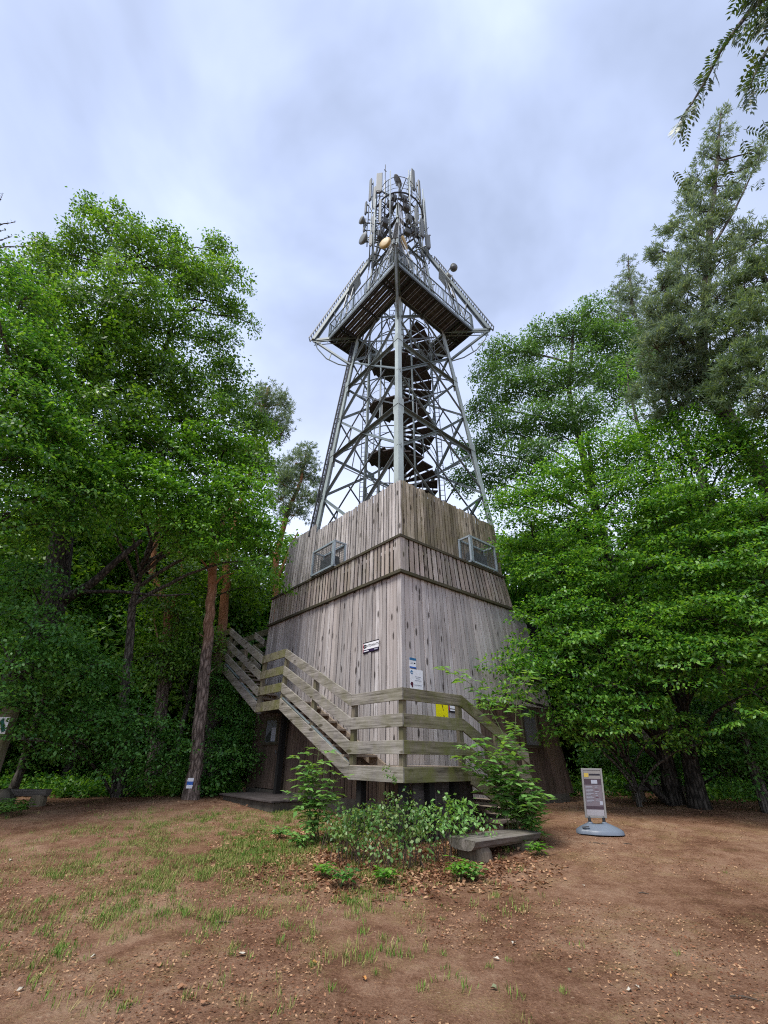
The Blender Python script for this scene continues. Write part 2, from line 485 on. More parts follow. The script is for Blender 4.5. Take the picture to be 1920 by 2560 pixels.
# ------------------------------------------------------------------ timber base building
PSI = math.radians(40.296)
CX, CY = 0.4528, 10.5
Z0 = 0.40                      # ground level at the near corner
FAN = 0.044                     # boards of the right wall spread towards the ground


def loc2w(t, s):
    return np.array([CX + t * math.cos(PSI) - s * math.sin(PSI), CY + t * math.sin(PSI) + s * math.cos(PSI)])


OFF = (0, 0, Z0)
bld = empty('timber_building', (CX, CY, Z0), PSI, 'square weathered timber base building under the steel tower, clad in vertical boards', 'building')
SL, TR = 7.20, 6.45            # length of the left and of the right wall
rr = random.Random(3)


def boards_left(s0, s1, z0, z1, pitch, gap, t_front, th, jitter=.004, topj=0.0):
    mb = MB(); s = s0
    while s < s1 - .02:
        wd = pitch * rr.uniform(.85, 1.15); e = min(s + wd - gap, s1)
        d = rr.uniform(-jitter, jitter)
        zt = z1 + rr.uniform(-topj, topj)
        mb.box(t_front + d, t_front + th, s, e, z0, zt)
        s += wd
    return mb


def boards_right(t0, t1, z0, z1, pitch, gap, s_front, th, jitter=.004, zref=5.84, topj=0.0, fan=FAN):
    mb = MB(); t = t0
    while t < t1 - .02:
        wd = pitch * rr.uniform(.85, 1.15); e = min(t + wd - gap, t1)
        d = rr.uniform(-jitter, jitter); zt = z1 + rr.uniform(-topj, topj)
        g0, g1 = 1 + fan * (zref - z0), 1 + fan * (zref - zt)
        a, b = s_front + d, s_front + th
        mb.hexa([(t * g0, a, z0), (e * g0, a, z0), (e * g0, b, z0), (t * g0, b, z0), (t * g1, a, zt), (e * g1, a, zt), (e * g1, b, zt), (t * g1, b, zt)])
        t += wd
    return mb


core = MB().box(.045, TR - .1, .045, SL - .03, .3, 5.78).box(.20, 4.7, .20, SL - .1, 5.78, 6.70)
core.build('wall_core', M['core'], bld, OFF)
def weather_line(t):            # below the stair boards stayed unweathered; stair shade is painted in too
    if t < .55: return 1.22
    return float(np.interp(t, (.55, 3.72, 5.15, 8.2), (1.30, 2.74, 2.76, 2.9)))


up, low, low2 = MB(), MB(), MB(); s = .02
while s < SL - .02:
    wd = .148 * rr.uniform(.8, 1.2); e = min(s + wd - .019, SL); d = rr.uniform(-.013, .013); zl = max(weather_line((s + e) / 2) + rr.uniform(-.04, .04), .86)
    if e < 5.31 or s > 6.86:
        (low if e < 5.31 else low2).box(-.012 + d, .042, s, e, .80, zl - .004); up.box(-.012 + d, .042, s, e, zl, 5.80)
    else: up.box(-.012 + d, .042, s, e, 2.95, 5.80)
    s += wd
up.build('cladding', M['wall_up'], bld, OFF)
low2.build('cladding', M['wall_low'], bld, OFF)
low.build('cladding', M['wall_low'], bld, OFF)['label'] = 'dark unweathered boards below the stair, stair shade painted in'
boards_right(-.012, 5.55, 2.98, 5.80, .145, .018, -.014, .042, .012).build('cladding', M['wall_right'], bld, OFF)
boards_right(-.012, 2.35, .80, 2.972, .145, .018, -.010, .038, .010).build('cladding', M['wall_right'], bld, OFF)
boards_right(2.36, 5.55, .80, 2.972, .128, .010, -.008, .038, .006).build('cladding', M['wall_low'], bld, OFF)['label'] = 'dark boards low on the right wall, leaf shade painted in'  # shade beneath the foliage is put into the board colour
# side and back faces
MB().box(TR - .1, TR - .06, .05, SL, .5, 5.78).build('cladding', M['wall_right'], bld, OFF)
MB().box(.05, TR - .1, SL - .03, SL + .02, .5, 5.78).build('cladding', M['wall_up'], bld, OFF)
MB().box(-.02, .05, -.02, SL, .38, .80).box(.05, TR, -.02, .05, .38, .80).build('plinth', M['concrete'], bld, OFF)
MB().box(.0, TR - .06, .0, SL, 5.78, 5.81).build('roof_deck', M['core'], bld, OFF)
# door in the left wall with a small window
dr = MB(); s = 5.42
while s < 6.72:
    dr.box(.012 + rr.uniform(-.004, .004), .06, s, min(s + .10, 6.74), .82, 2.86); s += .106
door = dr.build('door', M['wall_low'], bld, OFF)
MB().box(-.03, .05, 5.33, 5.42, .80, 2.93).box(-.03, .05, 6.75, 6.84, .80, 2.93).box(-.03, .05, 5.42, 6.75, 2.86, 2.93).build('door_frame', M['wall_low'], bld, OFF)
wf = MB().box(-.04, .012, 5.58, 6.44, 2.64, 2.72).box(-.04, .012, 5.58, 5.66, 2.02, 2.64).box(-.04, .012, 6.36, 6.44, 2.02, 2.64).box(-.07, .012, 5.54, 6.48, 1.95, 2.02).build('window_frame', M['cap_y'], door, OFF)
MB().box(-.012, .008, 5.66, 6.36, 2.02, 2.64).build('pane', M['glass'], door, OFF)
MB().box(-.016, -.0125, 5.70, 5.98, 2.05, 2.42).build('notice', M['grey_print'], door, OFF)
MB().hexa([(-.018, 6.02, 2.04), (-.018, 6.30, 2.04), (-.0125, 6.30, 2.04), (-.0125, 6.02, 2.04), (-.018, 6.02, 2.36), (-.018, 6.30, 2.18), (-.0125, 6.30, 2.18), (-.0125, 6.02, 2.36)]).build('curtain', M['curtain'], door, OFF)
MB().tube([(-.05, 5.50, 1.68), (-.05, 5.50, 1.80)], .014).tube([(-.05, 5.50, 1.74), (.02, 5.50, 1.74)], .012).build('handle', M['steel_d'], door, OFF)
# frame of a window in the right wall, half lost in the leaves
MB().box(4.55, 5.35, -.05, .03, 1.9, 1.98).box(4.55, 4.63, -.05, .03, 1.98, 2.9).box(5.27, 5.35, -.05, .03, 1.98, 2.9).box(4.55, 5.35, -.05, .03, 2.9, 2.98).build('window_frame', M['cap'], bld, OFF)
MB().box(4.63, 5.27, -.016, .0, 1.98, 2.9).build('pane', M['glass'], bld, OFF)
# gallery fence: slats between two rails
boards_left(.09, SL, 5.86, 6.84, .175, .056, -.055, .02, .012, .012).build('fence_slats', M['slat'], bld, OFF)
boards_right(.09, 4.62, 5.86, 6.84, .175, .056, -.055, .02, .012, 6.9, .012, .065).build('fence_slats', M['slat'], bld, OFF)
MB().box(-.07, .10, -.07, .10, 5.84, 6.83).build('corner_post', M['slat'], bld, OFF)
MB().box(-.10, .12, -.10, SL + .05, 6.83, 6.90).box(-.022, .06, .1, SL, 6.70, 6.80).build('top_rail', M['cap_y'], bld, OFF)
MB().box(.12, 4.66, -.10, .12, 6.828, 6.898).box(.1, 4.6, -.022, .06, 6.70, 6.80).build('top_rail', M['cap'], bld, OFF)
MB().box(-.10, .0, -.10, SL + .05, 5.80, 5.88).build('bottom_rail', M['cap_y'], bld, OFF)
MB().box(.0, 4.95, -.10, .0, 5.798, 5.878).build('bottom_rail', M['cap'], bld, OFF)
MB().box(4.95, TR, -.06, .0, 5.76, 5.83).build('eaves_board', M['cap'], bld, OFF)
# tall palisade round the foot of the steel tower
PO = .33
boards_left(PO, 5.02, 6.0, 9.08, .142, .040, PO, .03, .012, .03).build('palisade', M['pal_l'], bld, OFF)
boards_right(PO, 5.02, 6.0, 9.08, .142, .034, PO, .03, .012, 9.1, .03, .012).build('palisade', M['pal_r'], bld, OFF)
wing = MB(); k = 0
p0, p1 = np.array([PO, 5.05]), np.array([.16, 6.75])
nb = 11
for k in range(nb):
    a_, b_ = p0 + (p1 - p0) * (k / nb), p0 + (p1 - p0) * ((k + .86) / nb)
    nrm = np.array([-(p1 - p0)[1], (p1 - p0)[0]]); nrm /= np.linalg.norm(nrm); nrm *= -.03
    z = 9.36 + rr.uniform(-.03, .03) - .02 * k; ex = .30 * (k + 1) / nb
    lo = lambda p, e: (p[0] - e * .1, p[1] + e)
    q = [lo(a_, ex), lo(b_, ex), lo(b_ - nrm, ex), lo(a_ - nrm, ex)]
    wing.hexa([(x, y, 6.0) for x, y in q] + [(x, y, z) for x, y in (a_, b_, b_ - nrm, a_ - nrm)])
wing.build('palisade', M['pal_l'], bld, OFF)['label'] = 'wing panel of wider boards'
MB().box(PO + .095, PO + .105, PO + .11, 5.0, 6.0, 8.90).box(PO + .11, 5.0, PO + .095, PO + .105, 6.0, 8.90).build('palisade_backing', M['core'], bld, OFF)
MB().box(PO + .04, PO + .09, 1.0, 5.0, 8.3, 8.42).box(1.0, 5.0, PO + .04, PO + .09, 8.3, 8.42).build('palisade_rail', M['core'], bld, OFF)

# ---- wire cages on the gallery
def cage(left, a0, a1, label):
    """front along the wall from a0 to a1, stood on the rail of the gallery fence"""
    f0, f1, z0, z1 = -.13, PO - .03, 6.91, 7.80
    base = loc2w(f1, (a0 + a1) / 2) if left else loc2w((a0 + a1) / 2, f1)
    e = empty('wire_cage', (base[0], base[1], z0), PSI, label, 'cage', 'wire mesh cages on the gallery')
    ox = (f1, (a0 + a1) / 2, z0) if left else ((a0 + a1) / 2, f1, z0)
    def P(d, a, z): return (d, a, z) if left else (a, d, z)
    fr = MB(); r = .06
    for a in (a0, a1):
        for d in (f0, f1):
            fr.beam(P(d, a, z0), P(d, a, z1), r, r, (1, 0, 0))
        for z in (z1, z0 + .03): fr.beam(P(f0, a, z), P(f1, a, z), r * .9, r * .9)
    for d in (f0, f1):
        for z in (z1, z0 + .03): fr.beam(P(d, a0 - r / 2, z), P(d, a1 + r / 2, z), r, r)
    am = a0 + .07
    fr.beam(P(f0 - .01, am, z0), P(f0 - .01, am, z1), .04, .04, (1, 0, 0))
    fr.build('frame', M['galv'], e, ox)
    ms = MB(); n = 16
    for k in range(1, n):
        a = a0 + (a1 - a0) * k / n
        ms.beam(P(f0, a, z0), P(f0, a, z1), .008, .008, (1, 0, 0))
    for k in range(1, 14):
        z = z0 + (z1 - z0) * k / 14; ms.beam(P(f0, a0, z), P(f0, a1, z), .007, .007)
        for a in (a0, a1): ms.beam(P(f0, a, z), P(f1, a, z), .007, .007)
    for k in range(1, 6):
        d = f0 + (f1 - f0) * k / 6
        for a in (a0, a1): ms.beam(P(d, a, z0), P(d, a, z1), .008, .008, (1, 0, 0))
    ms.build('wire_mesh', M['steel_d'], e, ox)
    u = MB(); c = (a0 + a1) / 2
    A = [P(f0 + .14, c - .36, z0 + .06), P(f1 - .02, c + .36, z0 + .52)]
    lo, hi = np.minimum(*A), np.maximum(*A)
    u.box(lo[0], hi[0], lo[1], hi[1], lo[2], hi[2])
    u.build('unit', M['steel_d'], e, ox)
    return e


cage(True, 3.02, 4.30, 'blue grey wire cage on the gallery of the left wall')
cage(False, 2.88, 4.15, 'blue grey wire cage on the gallery of the right wall, beside the hornbeam leaves')

# ---- timber stair with landings
st = empty('timber_stair', (*loc2w(-.5, -.5), Z0), PSI, 'weathered plank stair and landings wrapped round the corner of the timber building', 'stair')
SOX = (-.5, -.5, Z0)
OT, OS = -1.066, -1.155        # outer faces along the left and the right wall
D1, D2, D3 = 1.49, 2.99, 4.46  # landing levels
S1, S2, S3, S4, S5 = .478, 3.72, 5.15, 8.20, 10.15
T1, T2 = .70, 2.95
PH = .228
pt = .042


def part(mb, name, mat, bevel=.006): return mb.build(name, mat, st, SOX, bevel)


def plank_long(s0, z0, s1, z1, h, t=OT, th=pt):
    """plank along the left wall, ends cut upright, top edge from z0 to z1"""
    return MB().hexa([(t, s0, z0 - h), (t + th, s0, z0 - h), (t + th, s1, z1 - h), (t, s1, z1 - h), (t, s0, z0), (t + th, s0, z0), (t + th, s1, z1), (t, s1, z1)])


def plank_cross(t0, z0, t1, z1, h, s=OS, th=pt):
    return MB().hexa([(t0, s, z0 - h), (t1, s, z1 - h), (t1, s + th, z1 - h), (t0, s + th, z0 - h), (t0, s, z0), (t1, s, z1), (t1, s + th, z1), (t0, s + th, z0)])


for dz in (1.33, .868, .42):
    part(plank_long(OS, D1 + dz, S1, D1 + dz, PH), 'rail_plank', M['plank_y'])
    part(plank_cross(OT + pt, D1 + dz - .002, T1, D1 + dz - .002, PH), 'rail_plank', M['plank_x'])
    part(plank_long(S1 + .004, D1 + dz + .004, S2, D2 + dz - .006, PH * 1.08), 'rail_plank', M['plank_y'])
    part(plank_long(S2 + .004, D2 + dz, S3, D2 + dz, PH), 'rail_plank', M['plank_x'])
    part(plank_long(S3 + .004, D2 + dz + .004, S4, D3 + dz - .01, PH * 1.08), 'rail_plank', M['plank_y'])
    part(plank_long(S4 + .004, D3 + dz, S5, D3 + dz, PH), 'rail_plank', M['plank_x'])
    part(plank_cross(T1 + .004, D1 + dz - .002, T2, .43 + dz, PH * 1.1), 'rail_plank', M['plank_x'])
    # far side of the top landing and of the upper flight
    part(plank_cross(OT + pt, D3 + dz, -.06, D3 + dz, PH, S5 - pt), 'rail_plank', M['plank_x'])
    part(plank_long(S4 + 1.25, D3 + dz, S5 - pt, D3 + dz, PH, -.10), 'rail_plank', M['plank_y'])
    part(plank_long(SL + .12, D3 + dz - (S4 - SL - .12) * .482, S4, D3 + dz, PH, -.10), 'rail_plank', M['plank_y'])
    part(plank_cross(-.05, D3 + dz, 2.7, D3 + dz + 1.35, PH, S4 + .06), 'rail_plank', M['plank_x'])
    part(plank_cross(-.05, D3 + dz, 2.7, D3 + dz + 1.35, PH, S4 + 1.20), 'rail_plank', M['plank_x'])
# fascias and stringers
part(plank_long(OS, D1 - .01, S1, D1 - .01, .245), 'fascia', M['plank_y'])
part(plank_cross(OT + pt, D1 - .012, T1 + .10, D1 - .012, .245), 'fascia', M['plank_x'])
part(plank_long(S1 + .004, D1 + .03, S2, D2 + .015, .275), 'stringer', M['plank_y'])
part(plank_long(S2 + .004, D2 - .01, S3, D2 - .01, .245), 'fascia', M['plank_x'])
part(plank_long(S3 + .004, D2 + .03, S4, D3 + .015, .275), 'stringer', M['plank_y'])
part(plank_long(S4 + .004, D3 - .01, S5, D3 - .01, .245), 'fascia', M['plank_x'])
part(plank_cross(T1 + .104, D1 - .03, T2 + .1, .40, .28), 'stringer', M['plank_x'])
part(plank_long(S1, D1 + .02, S2, D2 + .02, .26, -.085, .045), 'stringer', M['tread'])
part(plank_long(S3, D2 + .02, S4, D3 + .02, .26, -.085, .045), 'stringer', M['tread'])
part(plank_cross(T1, D1 - .03, T2, .42, .26, -.10), 'stringer', M['tread'])
# pale metal drip strips lying on the outer stringers
for s0, z0, s1, z1 in ((S1 + .1, D1 + .03, S2 - 1.65, D2 - .735), (S2 - 1.55, D1 + .805, S2 - .05, D2 + .01), (S3 + .1, D2 + .07, S4 - 1.65, D3 - .78), (S4 - 1.5, D2 + .805, S4 - .05, D3 + .01)):
    part(MB().beam((OT + .055, s0, z0 + .022), (OT + .055, s1, z1 + .022), .07, .02), 'drip_strip', M['steel'], 0)
# decks
part(MB().box(OT + pt, -.03, OS + pt, S1, D1 - .05, D1).box(-.03, T1, OS + pt, -.03, D1 - .051, D1 - .001), 'deck', M['tread'])
part(MB().box(OT + pt, -.03, S2, S3, D2 - .05, D2), 'deck', M['tread'])
part(MB().box(OT + pt, -.03, S4, S5 - pt, D3 - .05, D3), 'deck', M['tread'])
part(MB().box(OT + .1, -.1, OS + .15, S1 - .1, D1 - .24, D1 - .052).box(-.1, T1 - .1, OS + .15, -.1, D1 - .239, D1 - .053), 'joists', M['core'], 0)
part(MB().box(OT + .1, -.1, S2 + .1, S3 - .1, D2 - .235, D2 - .052), 'joists', M['core'], 0)
part(MB().box(OT + .1, -.1, S4 + .1, S5 - .1, D3 - .235, D3 - .052), 'joists', M['core'], 0)
# treads
for i in range(1, 8):
    s, z = S1 + (S2 - S1) * i / 8, D1 + (D2 - D1) * i / 8
    part(MB().box(OT + pt + .004, -.09, s - .16, s + .14, z - .045, z), 'tread', M['tread'])
for i in range(1, 8):
    s, z = S3 + (S4 - S3) * i / 8, D2 + (D3 - D2) * i / 8
    part(MB().box(OT + pt + .004, -.09, s - .16, s + .14, z - .045, z), 'tread', M['tread'])
for i in range(1, 7):
    t, z = T1 + (T2 - T1) * i / 7, D1 - (D1 - .38) * i / 7
    part(MB().box(t - .14, t + .18, OS + pt + .004, -.11, z - .05, z), 'tread', M['tread'])
# posts behind the planks
for s, zb, zt in ((OS + .10, D1 - .23, D1 + 1.30), (S1 - .02, D1 - .23, D1 + 1.30), (S2 + .02, D2 - .23, D2 + 1.30), (S3 - .04, D2 - .23, D2 + 1.30), (S4 + .02, D3 - .23, D3 + 1.30), (S5 - .1, D3 - .23, D3 + 1.30),
                  ((S1 + S2) / 2, (D1 + D2) / 2 - .1, (D1 + D2) / 2 + 1.28), ((S3 + S4) / 2, (D2 + D3) / 2 - .1, (D2 + D3) / 2 + 1.28)):
    x0 = OT + pt + .002
    part(MB().box(x0, x0 + .10, s - .06, s + .06, zb, zt), 'post', M['post'])
for t, zb, zt in ((T1 - .04, D1 - .23, D1 + 1.28), (T1 + 1.2, .45, D1 + .72), (T2 - .05, .30, .43 + 1.28)):
    part(MB().box(t - .06, t + .06, OS + pt + .002, OS + pt + .10, zb, zt), 'post', M['post'])
for t, s, zt in ((OT + .2, OS + .2, D1 - .24), (OT + .2, S1 - .2, D1 - .24), (-.2, OS + .2, D1 - .24), (T1 - .2, OS + .2, D1 - .24), (-.18, S3 - .2, D2 - .24), (-.18, S5 - .3, D3 - .24), (-.18, S4 + .2, D3 - .24)):
    part(MB().box(t - .07, t + .07, s - .07, s + .07, .15, zt), 'support_post', M['core'], 0)
# dark boarded skirt under the near landing
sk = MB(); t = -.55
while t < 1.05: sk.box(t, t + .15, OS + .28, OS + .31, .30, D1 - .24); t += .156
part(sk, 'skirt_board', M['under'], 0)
part(MB().box(T1 + .75, T1 + 1.75, OS - .10, OS + .5, .50, .56).box(T1 + .85, T1 + 1.0, OS, OS + .4, .2, .5).box(T1 + 1.5, T1 + 1.65, OS, OS + .4, .2, .5), 'bottom_step', M['tread'])
# platform in front of the door
pf = empty('door_step', (*loc2w(-.7, 4.4), .45), PSI, 'long low dark platform in front of the left wall door', 'step')
MB().box(-1.30, -.03, 3.0, 5.85, .35, .70).build('platform', M['concrete'], pf, (-.7, 4.4, .45), .02)
MB().box(-1.38, -.03, 2.95, 5.95, .702, .745).build('edge_board', M['under_y'], pf, (-.7, 4.4, .45), .008)

# ------------------------------------------------------------------ signs on the walls
FONT_MB = {'A': '0140 4064 6460 .16 .56', 'B': ''}


def text_obj(body, size, mat, parent, loc, rot, name='lettering', ext=.0006):
    cu = bpy.data.curves.new(name, 'FONT'); cu.body = body; cu.size = size; cu.extrude = ext; cu.align_x = 'CENTER'; cu.align_y = 'CENTER'
    ob = bpy.data.objects.new(name, cu); COL.objects.link(ob)
    dg = bpy.context.evaluated_depsgraph_get()
    me = bpy.data.meshes.new_from_object(ob.evaluated_get(dg))
    bpy.data.objects.remove(ob); bpy.data.curves.remove(cu)
    me.materials.clear(); me.materials.append(mat)
    o = bpy.data.objects.new(name, me); COL.objects.link(o)
    o.parent = parent; o.location = loc; o.rotation_euler = rot
    return o


class Sign:
    """flat plate on a wall; local u runs to the viewer's right, v up, w out of the wall"""
    def __init__(self, left, a0, a1, z0, z1, name, label, cat='sign'):
        self.left = left; self.c = ((a0 + a1) / 2, (z0 + z1) / 2); self.w, self.h = abs(a1 - a0), z1 - z0
        out = -.022
        p = loc2w(out, self.c[0]) if left else loc2w(self.c[0], out)
        self.e = empty(name, (p[0], p[1], self.c[1]), PSI + (-PI / 2 if left else 0), label, cat)

    def rect(self, u0, u1, v0, v1, lvl, mat, name):
        d = -.004 - .003 * lvl
        return MB().box(u0 * self.w, u1 * self.w, d, d + .0028, v0 * self.h, v1 * self.h).build(name, mat, self.e)

    def disc(self, u, v, r, lvl, mat, name, n=20, inner=0.0):
        d = -.004 - .003 * lvl; mb = MB(); vs = []; fs = []
        for rad in (r, inner):
            for y in (d, d + .0028):
                vs += [(u * self.w + rad * math.cos(2 * PI * k / n), y, v * self.h + rad * math.sin(2 * PI * k / n)) for k in range(n)]
        for k in range(n):
            j = (k + 1) % n
            fs += [(k, j, n + j, n + k), (k, 2 * n + k, 2 * n + j, j), (n + k, n + j, 3 * n + j, 3 * n + k)]
        mb.add(vs, fs); return mb.build(name, mat, self.e)

    def text(self, body, u, v, size, lvl, mat):
        return text_obj(body, size, mat, self.e, (u * self.w, -.0045 - .003 * lvl, v * self.h), (PI / 2, 0, 0))


s1 = Sign(True, .815, 1.46, 3.975, 4.255, 'wall_sign', 'white sign with dark lettering and violet footer on the left wall')
s1.rect(-.5, .5, -.5, .5, 0, M['black'], 'plate')
s1.rect(-.5, -.40, -.42, .40, 1, M['red'], 'red_end')
s1.rect(-.46, .5, -.18, .40, 2, M['white'], 'white_field')
s1.rect(-.47, .48, -.42, -.20, 2, M['navy'], 'footer')
s1.disc(-.37, .11, .055, 3, M['black'], 'ring_symbol', inner=.036)
s1.text('S', -.37, .11, .075, 3, M['black'])
s1.text('AIENTDWANTNT', .09, .11, .085, 3, M['black'])
s1.rect(-.44, -.12, -.36, -.28, 3, M['white'], 'footer_line')
s1.rect(.24, .44, -.36, -.26, 3, M['grey_print'], 'footer_line')
s2 = Sign(False, .23, .45, 3.48, 3.715, 'wall_sign', 'small blue and white notice near the corner on the right wall')
s2.rect(-.5, .5, -.5, .5, 0, M['white'], 'plate')
s2.rect(-.5, .5, .26, .5, 1, M['blue'], 'header')
s2.rect(-.5, .5, -.5, -.36, 1, M['bluemark'], 'footer')
s2.rect(-.36, .02, .06, .10, 1, M['grey_print'], 'text_line'); s2.rect(-.4, .06, -.08, -.03, 1, M['grey_print'], 'text_line')
s2.rect(.14, .38, -.06, .06, 1, M['black'], 'mark')
s3 = Sign(False, .235, .665, 3.02, 3.46, 'wall_sign', 'larger white notice with blue badge and dark red seal below the blue one')
s3.rect(-.5, .5, -.5, .5, 0, M['white'], 'plate')
s3.disc(-.36, .33, .042, 1, M['blue'], 'badge'); s3.disc(-.345, .315, .017, 2, M['white'], 'badge_centre')
s3.disc(-.36, -.26, .045, 1, M['darkred'], 'seal'); s3.rect(-.38, -.30, -.42, -.30, 2, M['darkred'], 'seal_ribbon')
for v, a, b in ((.12, -.12, .34), (.03, -.05, .26), (-.07, -.14, .36), (-.30, -.20, .40)):
    s3.rect(a, b, v, v + .028, 1, M['grey_print'], 'text_line')
s4 = Sign(False, 1.07, 1.495, 2.36, 2.80, 'wall_sign', 'bright yellow notice with two small black figures behind the landing rail')
s4.rect(-.5, .5, -.5, .5, 0, M['yellow'], 'plate')
s4.disc(.045, .33, .017, 1, M['black'], 'figure_head')
MB().add([(.010, -.0072, .125), (.027, -.0072, .125), (.040, -.0072, .075), (.056, -.0072, .052), (.046, -.0072, .044), (.028, -.0072, .066)], [(0, 1, 2, 3, 4, 5)]).build('figure', M['black'], s4.e)
MB().add([(.042, -.0072, -.045), (.056, -.0072, -.042), (.078, -.0072, -.105), (.060, -.0072, -.122), (.040, -.0072, -.105)], [(0, 1, 2, 3, 4)]).build('figure', M['black'], s4.e)
s5 = Sign(False, 1.53, 1.815, 2.60, 2.82, 'wall_sign', 'small white and black sign just right of the yellow one')
s5.rect(-.5, .5, -.5, .5, 0, M['black'], 'plate'); s5.rect(-.38, .5, -.08, .5, 1, M['white'], 'white_field'); s5.rect(-.5, -.38, -.30, .5, 1, M['red'], 'red_end')
s5.rect(-.36, .44, -.32, -.18, 1, M['white'], 'text_line'); s5.disc(-.22, .34, .03, 2, M['black'], 'ring_symbol', inner=.018)

# ------------------------------------------------------------------ steel lattice tower
TX, TY = .72, 14.5
TZ = 5.82
tower = empty('lattice_tower', (TX, TY, TZ), PSI, 'tall grey steel lattice tower with spiral stair and square gallery', 'tower')
TO = (0, 0, TZ)


def q_(z): return 3.42 - .106 * (max(z, 9.2) - 9.26)
def hh(z): return q_(z) / math.sqrt(2)


CN = [(-1, -1), (1, -1), (1, 1), (-1, 1)]        # near, right, far, left corners of the square plan


def leg_pt(i, z): return np.array([CN[i][0] * hh(z), CN[i][1] * hh(z), z])


ZTOP = 31.3
for i in range(4):
    mb = MB(); p, q = leg_pt(i, TZ), leg_pt(i, ZTOP); W = .225
    sx, sy = CN[i]
    # heavy angle with its heel outwards, drawn as two flanges, tapering at each splice
    zs = [TZ, 9.2, 12.7, 20.6, ZTOP]
    for k in range(4):
        a_, b_ = leg_pt(i, zs[k]), leg_pt(i, zs[k + 1]); wl = W - .035 * max(k - 1, 0); th = .03
        for (dx0, dx1, dy0, dy1) in ((0, -sx * wl, 0, -sy * th), (0, -sx * th, -sy * th, -sy * wl)):
            c = []
            for pnt in (a_, b_):
                xs, ys = sorted((pnt[0] + dx0, pnt[0] + dx1)), sorted((pnt[1] + dy0, pnt[1] + dy1))
                c += [(xs[0], ys[0], pnt[2]), (xs[1], ys[0], pnt[2]), (xs[1], ys[1], pnt[2]), (xs[0], ys[1], pnt[2])]
            mb.hexa(c)
    # splice plates
    for z in (12.7, 16.75, 20.6):
        c = leg_pt(i, z); mb.box(c[0] + sx * .002, c[0] + sx * .016, min(c[1], c[1] - sy * .26), max(c[1], c[1] - sy * .26), z - .35, z + .35)
        mb.box(min(c[0], c[0] - sx * .26), max(c[0], c[0] - sx * .26), c[1] + sy * .002, c[1] + sy * .016, z - .35, z + .35)
    mb.build('leg', M['steel_leg'], tower, TO)

LEV = [8.65, 12.70, 16.75, 20.30]
for f in range(4):
    i, j = f, (f + 1) % 4
    ctr = (np.array(CN[i]) + np.array(CN[j])) / 2
    out = np.array([ctr[0], ctr[1], 0.0]); ins = -out * .10
    for k, z in enumerate(LEV):
        a_, b_ = leg_pt(i, z) + ins, leg_pt(j, z) + ins
        mb = MB(); mb.angle(a_, b_, .13, out); mb.beam((a_ + b_) / 2 - (b_ - a_) * .04 + ins * .3, (a_ + b_) / 2 + (b_ - a_) * .04 + ins * .3, .02, .34)
        mb.build('horizontal_beam', M['steel'], tower, TO)
    for k in range(-1, 3):
        z0 = LEV[k] if k >= 0 else 6.2
        z1 = LEV[k + 1]; zm = (z0 + z1) / 2
        A0, B0, A1, B1, AM, BM = [leg_pt(n, z) + ins for n, z in ((i, z0), (j, z0), (i, z1), (j, z1), (i, zm), (j, zm))]
        m0, m1 = (A0 + B0) / 2, (A1 + B1) / 2
        prs = [(m0, AM), (m0, BM), (AM, m1), (BM, m1)] if k >= 0 else [(AM, m1), (BM, m1)]
        for n, (p, q) in enumerate(prs):
            MB().angle(p, q, .085, out).build('diagonal_brace', M['steel'], tower, TO)
        mb = MB()
        # light secondary bracing of the panel
        off = ins * .35
        mb.beam(A0 + off, (BM + m1) / 2 + off, .045, .045); mb.beam(B0 + off, (AM + m1) / 2 + off, .045, .045)
        mb.beam((A0 + m0) / 2 + off, AM * .5 + m0 * .5 + off, .04, .04); mb.beam((B0 + m0) / 2 + off, BM * .5 + m0 * .5 + off, .04, .04)
        mb.build('secondary_brace', M['steel_d'], tower, TO)
# mast bracing above the gallery
MZ = [20.6, 23.6, 26.4, 29.0, 31.2]
for f in range(4):
    i, j = f, (f + 1) % 4
    ctr = (np.array(CN[i]) + np.array(CN[j])) / 2; out = np.array([ctr[0], ctr[1], 0.0]); ins = -out * .06
    for k, z in enumerate(MZ[1:]):
        MB().angle(leg_pt(i, z) + ins, leg_pt(j, z) + ins, .13 if k > 1 else .09, out).build('horizontal_beam', M['steel_d' if k > 1 else 'steel'], tower, TO)
    for k in range(4):
        mb = MB(); z0, z1 = MZ[k], MZ[k + 1]
        if k == 3: continue
        mid = (leg_pt(i, z1) + leg_pt(j, z1)) / 2 + ins
        mb.angle(leg_pt(i, z0) + ins, mid, .07, out); mb.angle(leg_pt(j, z0) + ins, mid, .07, out)
        mb.build('diagonal_brace', M['steel_d'], tower, TO)
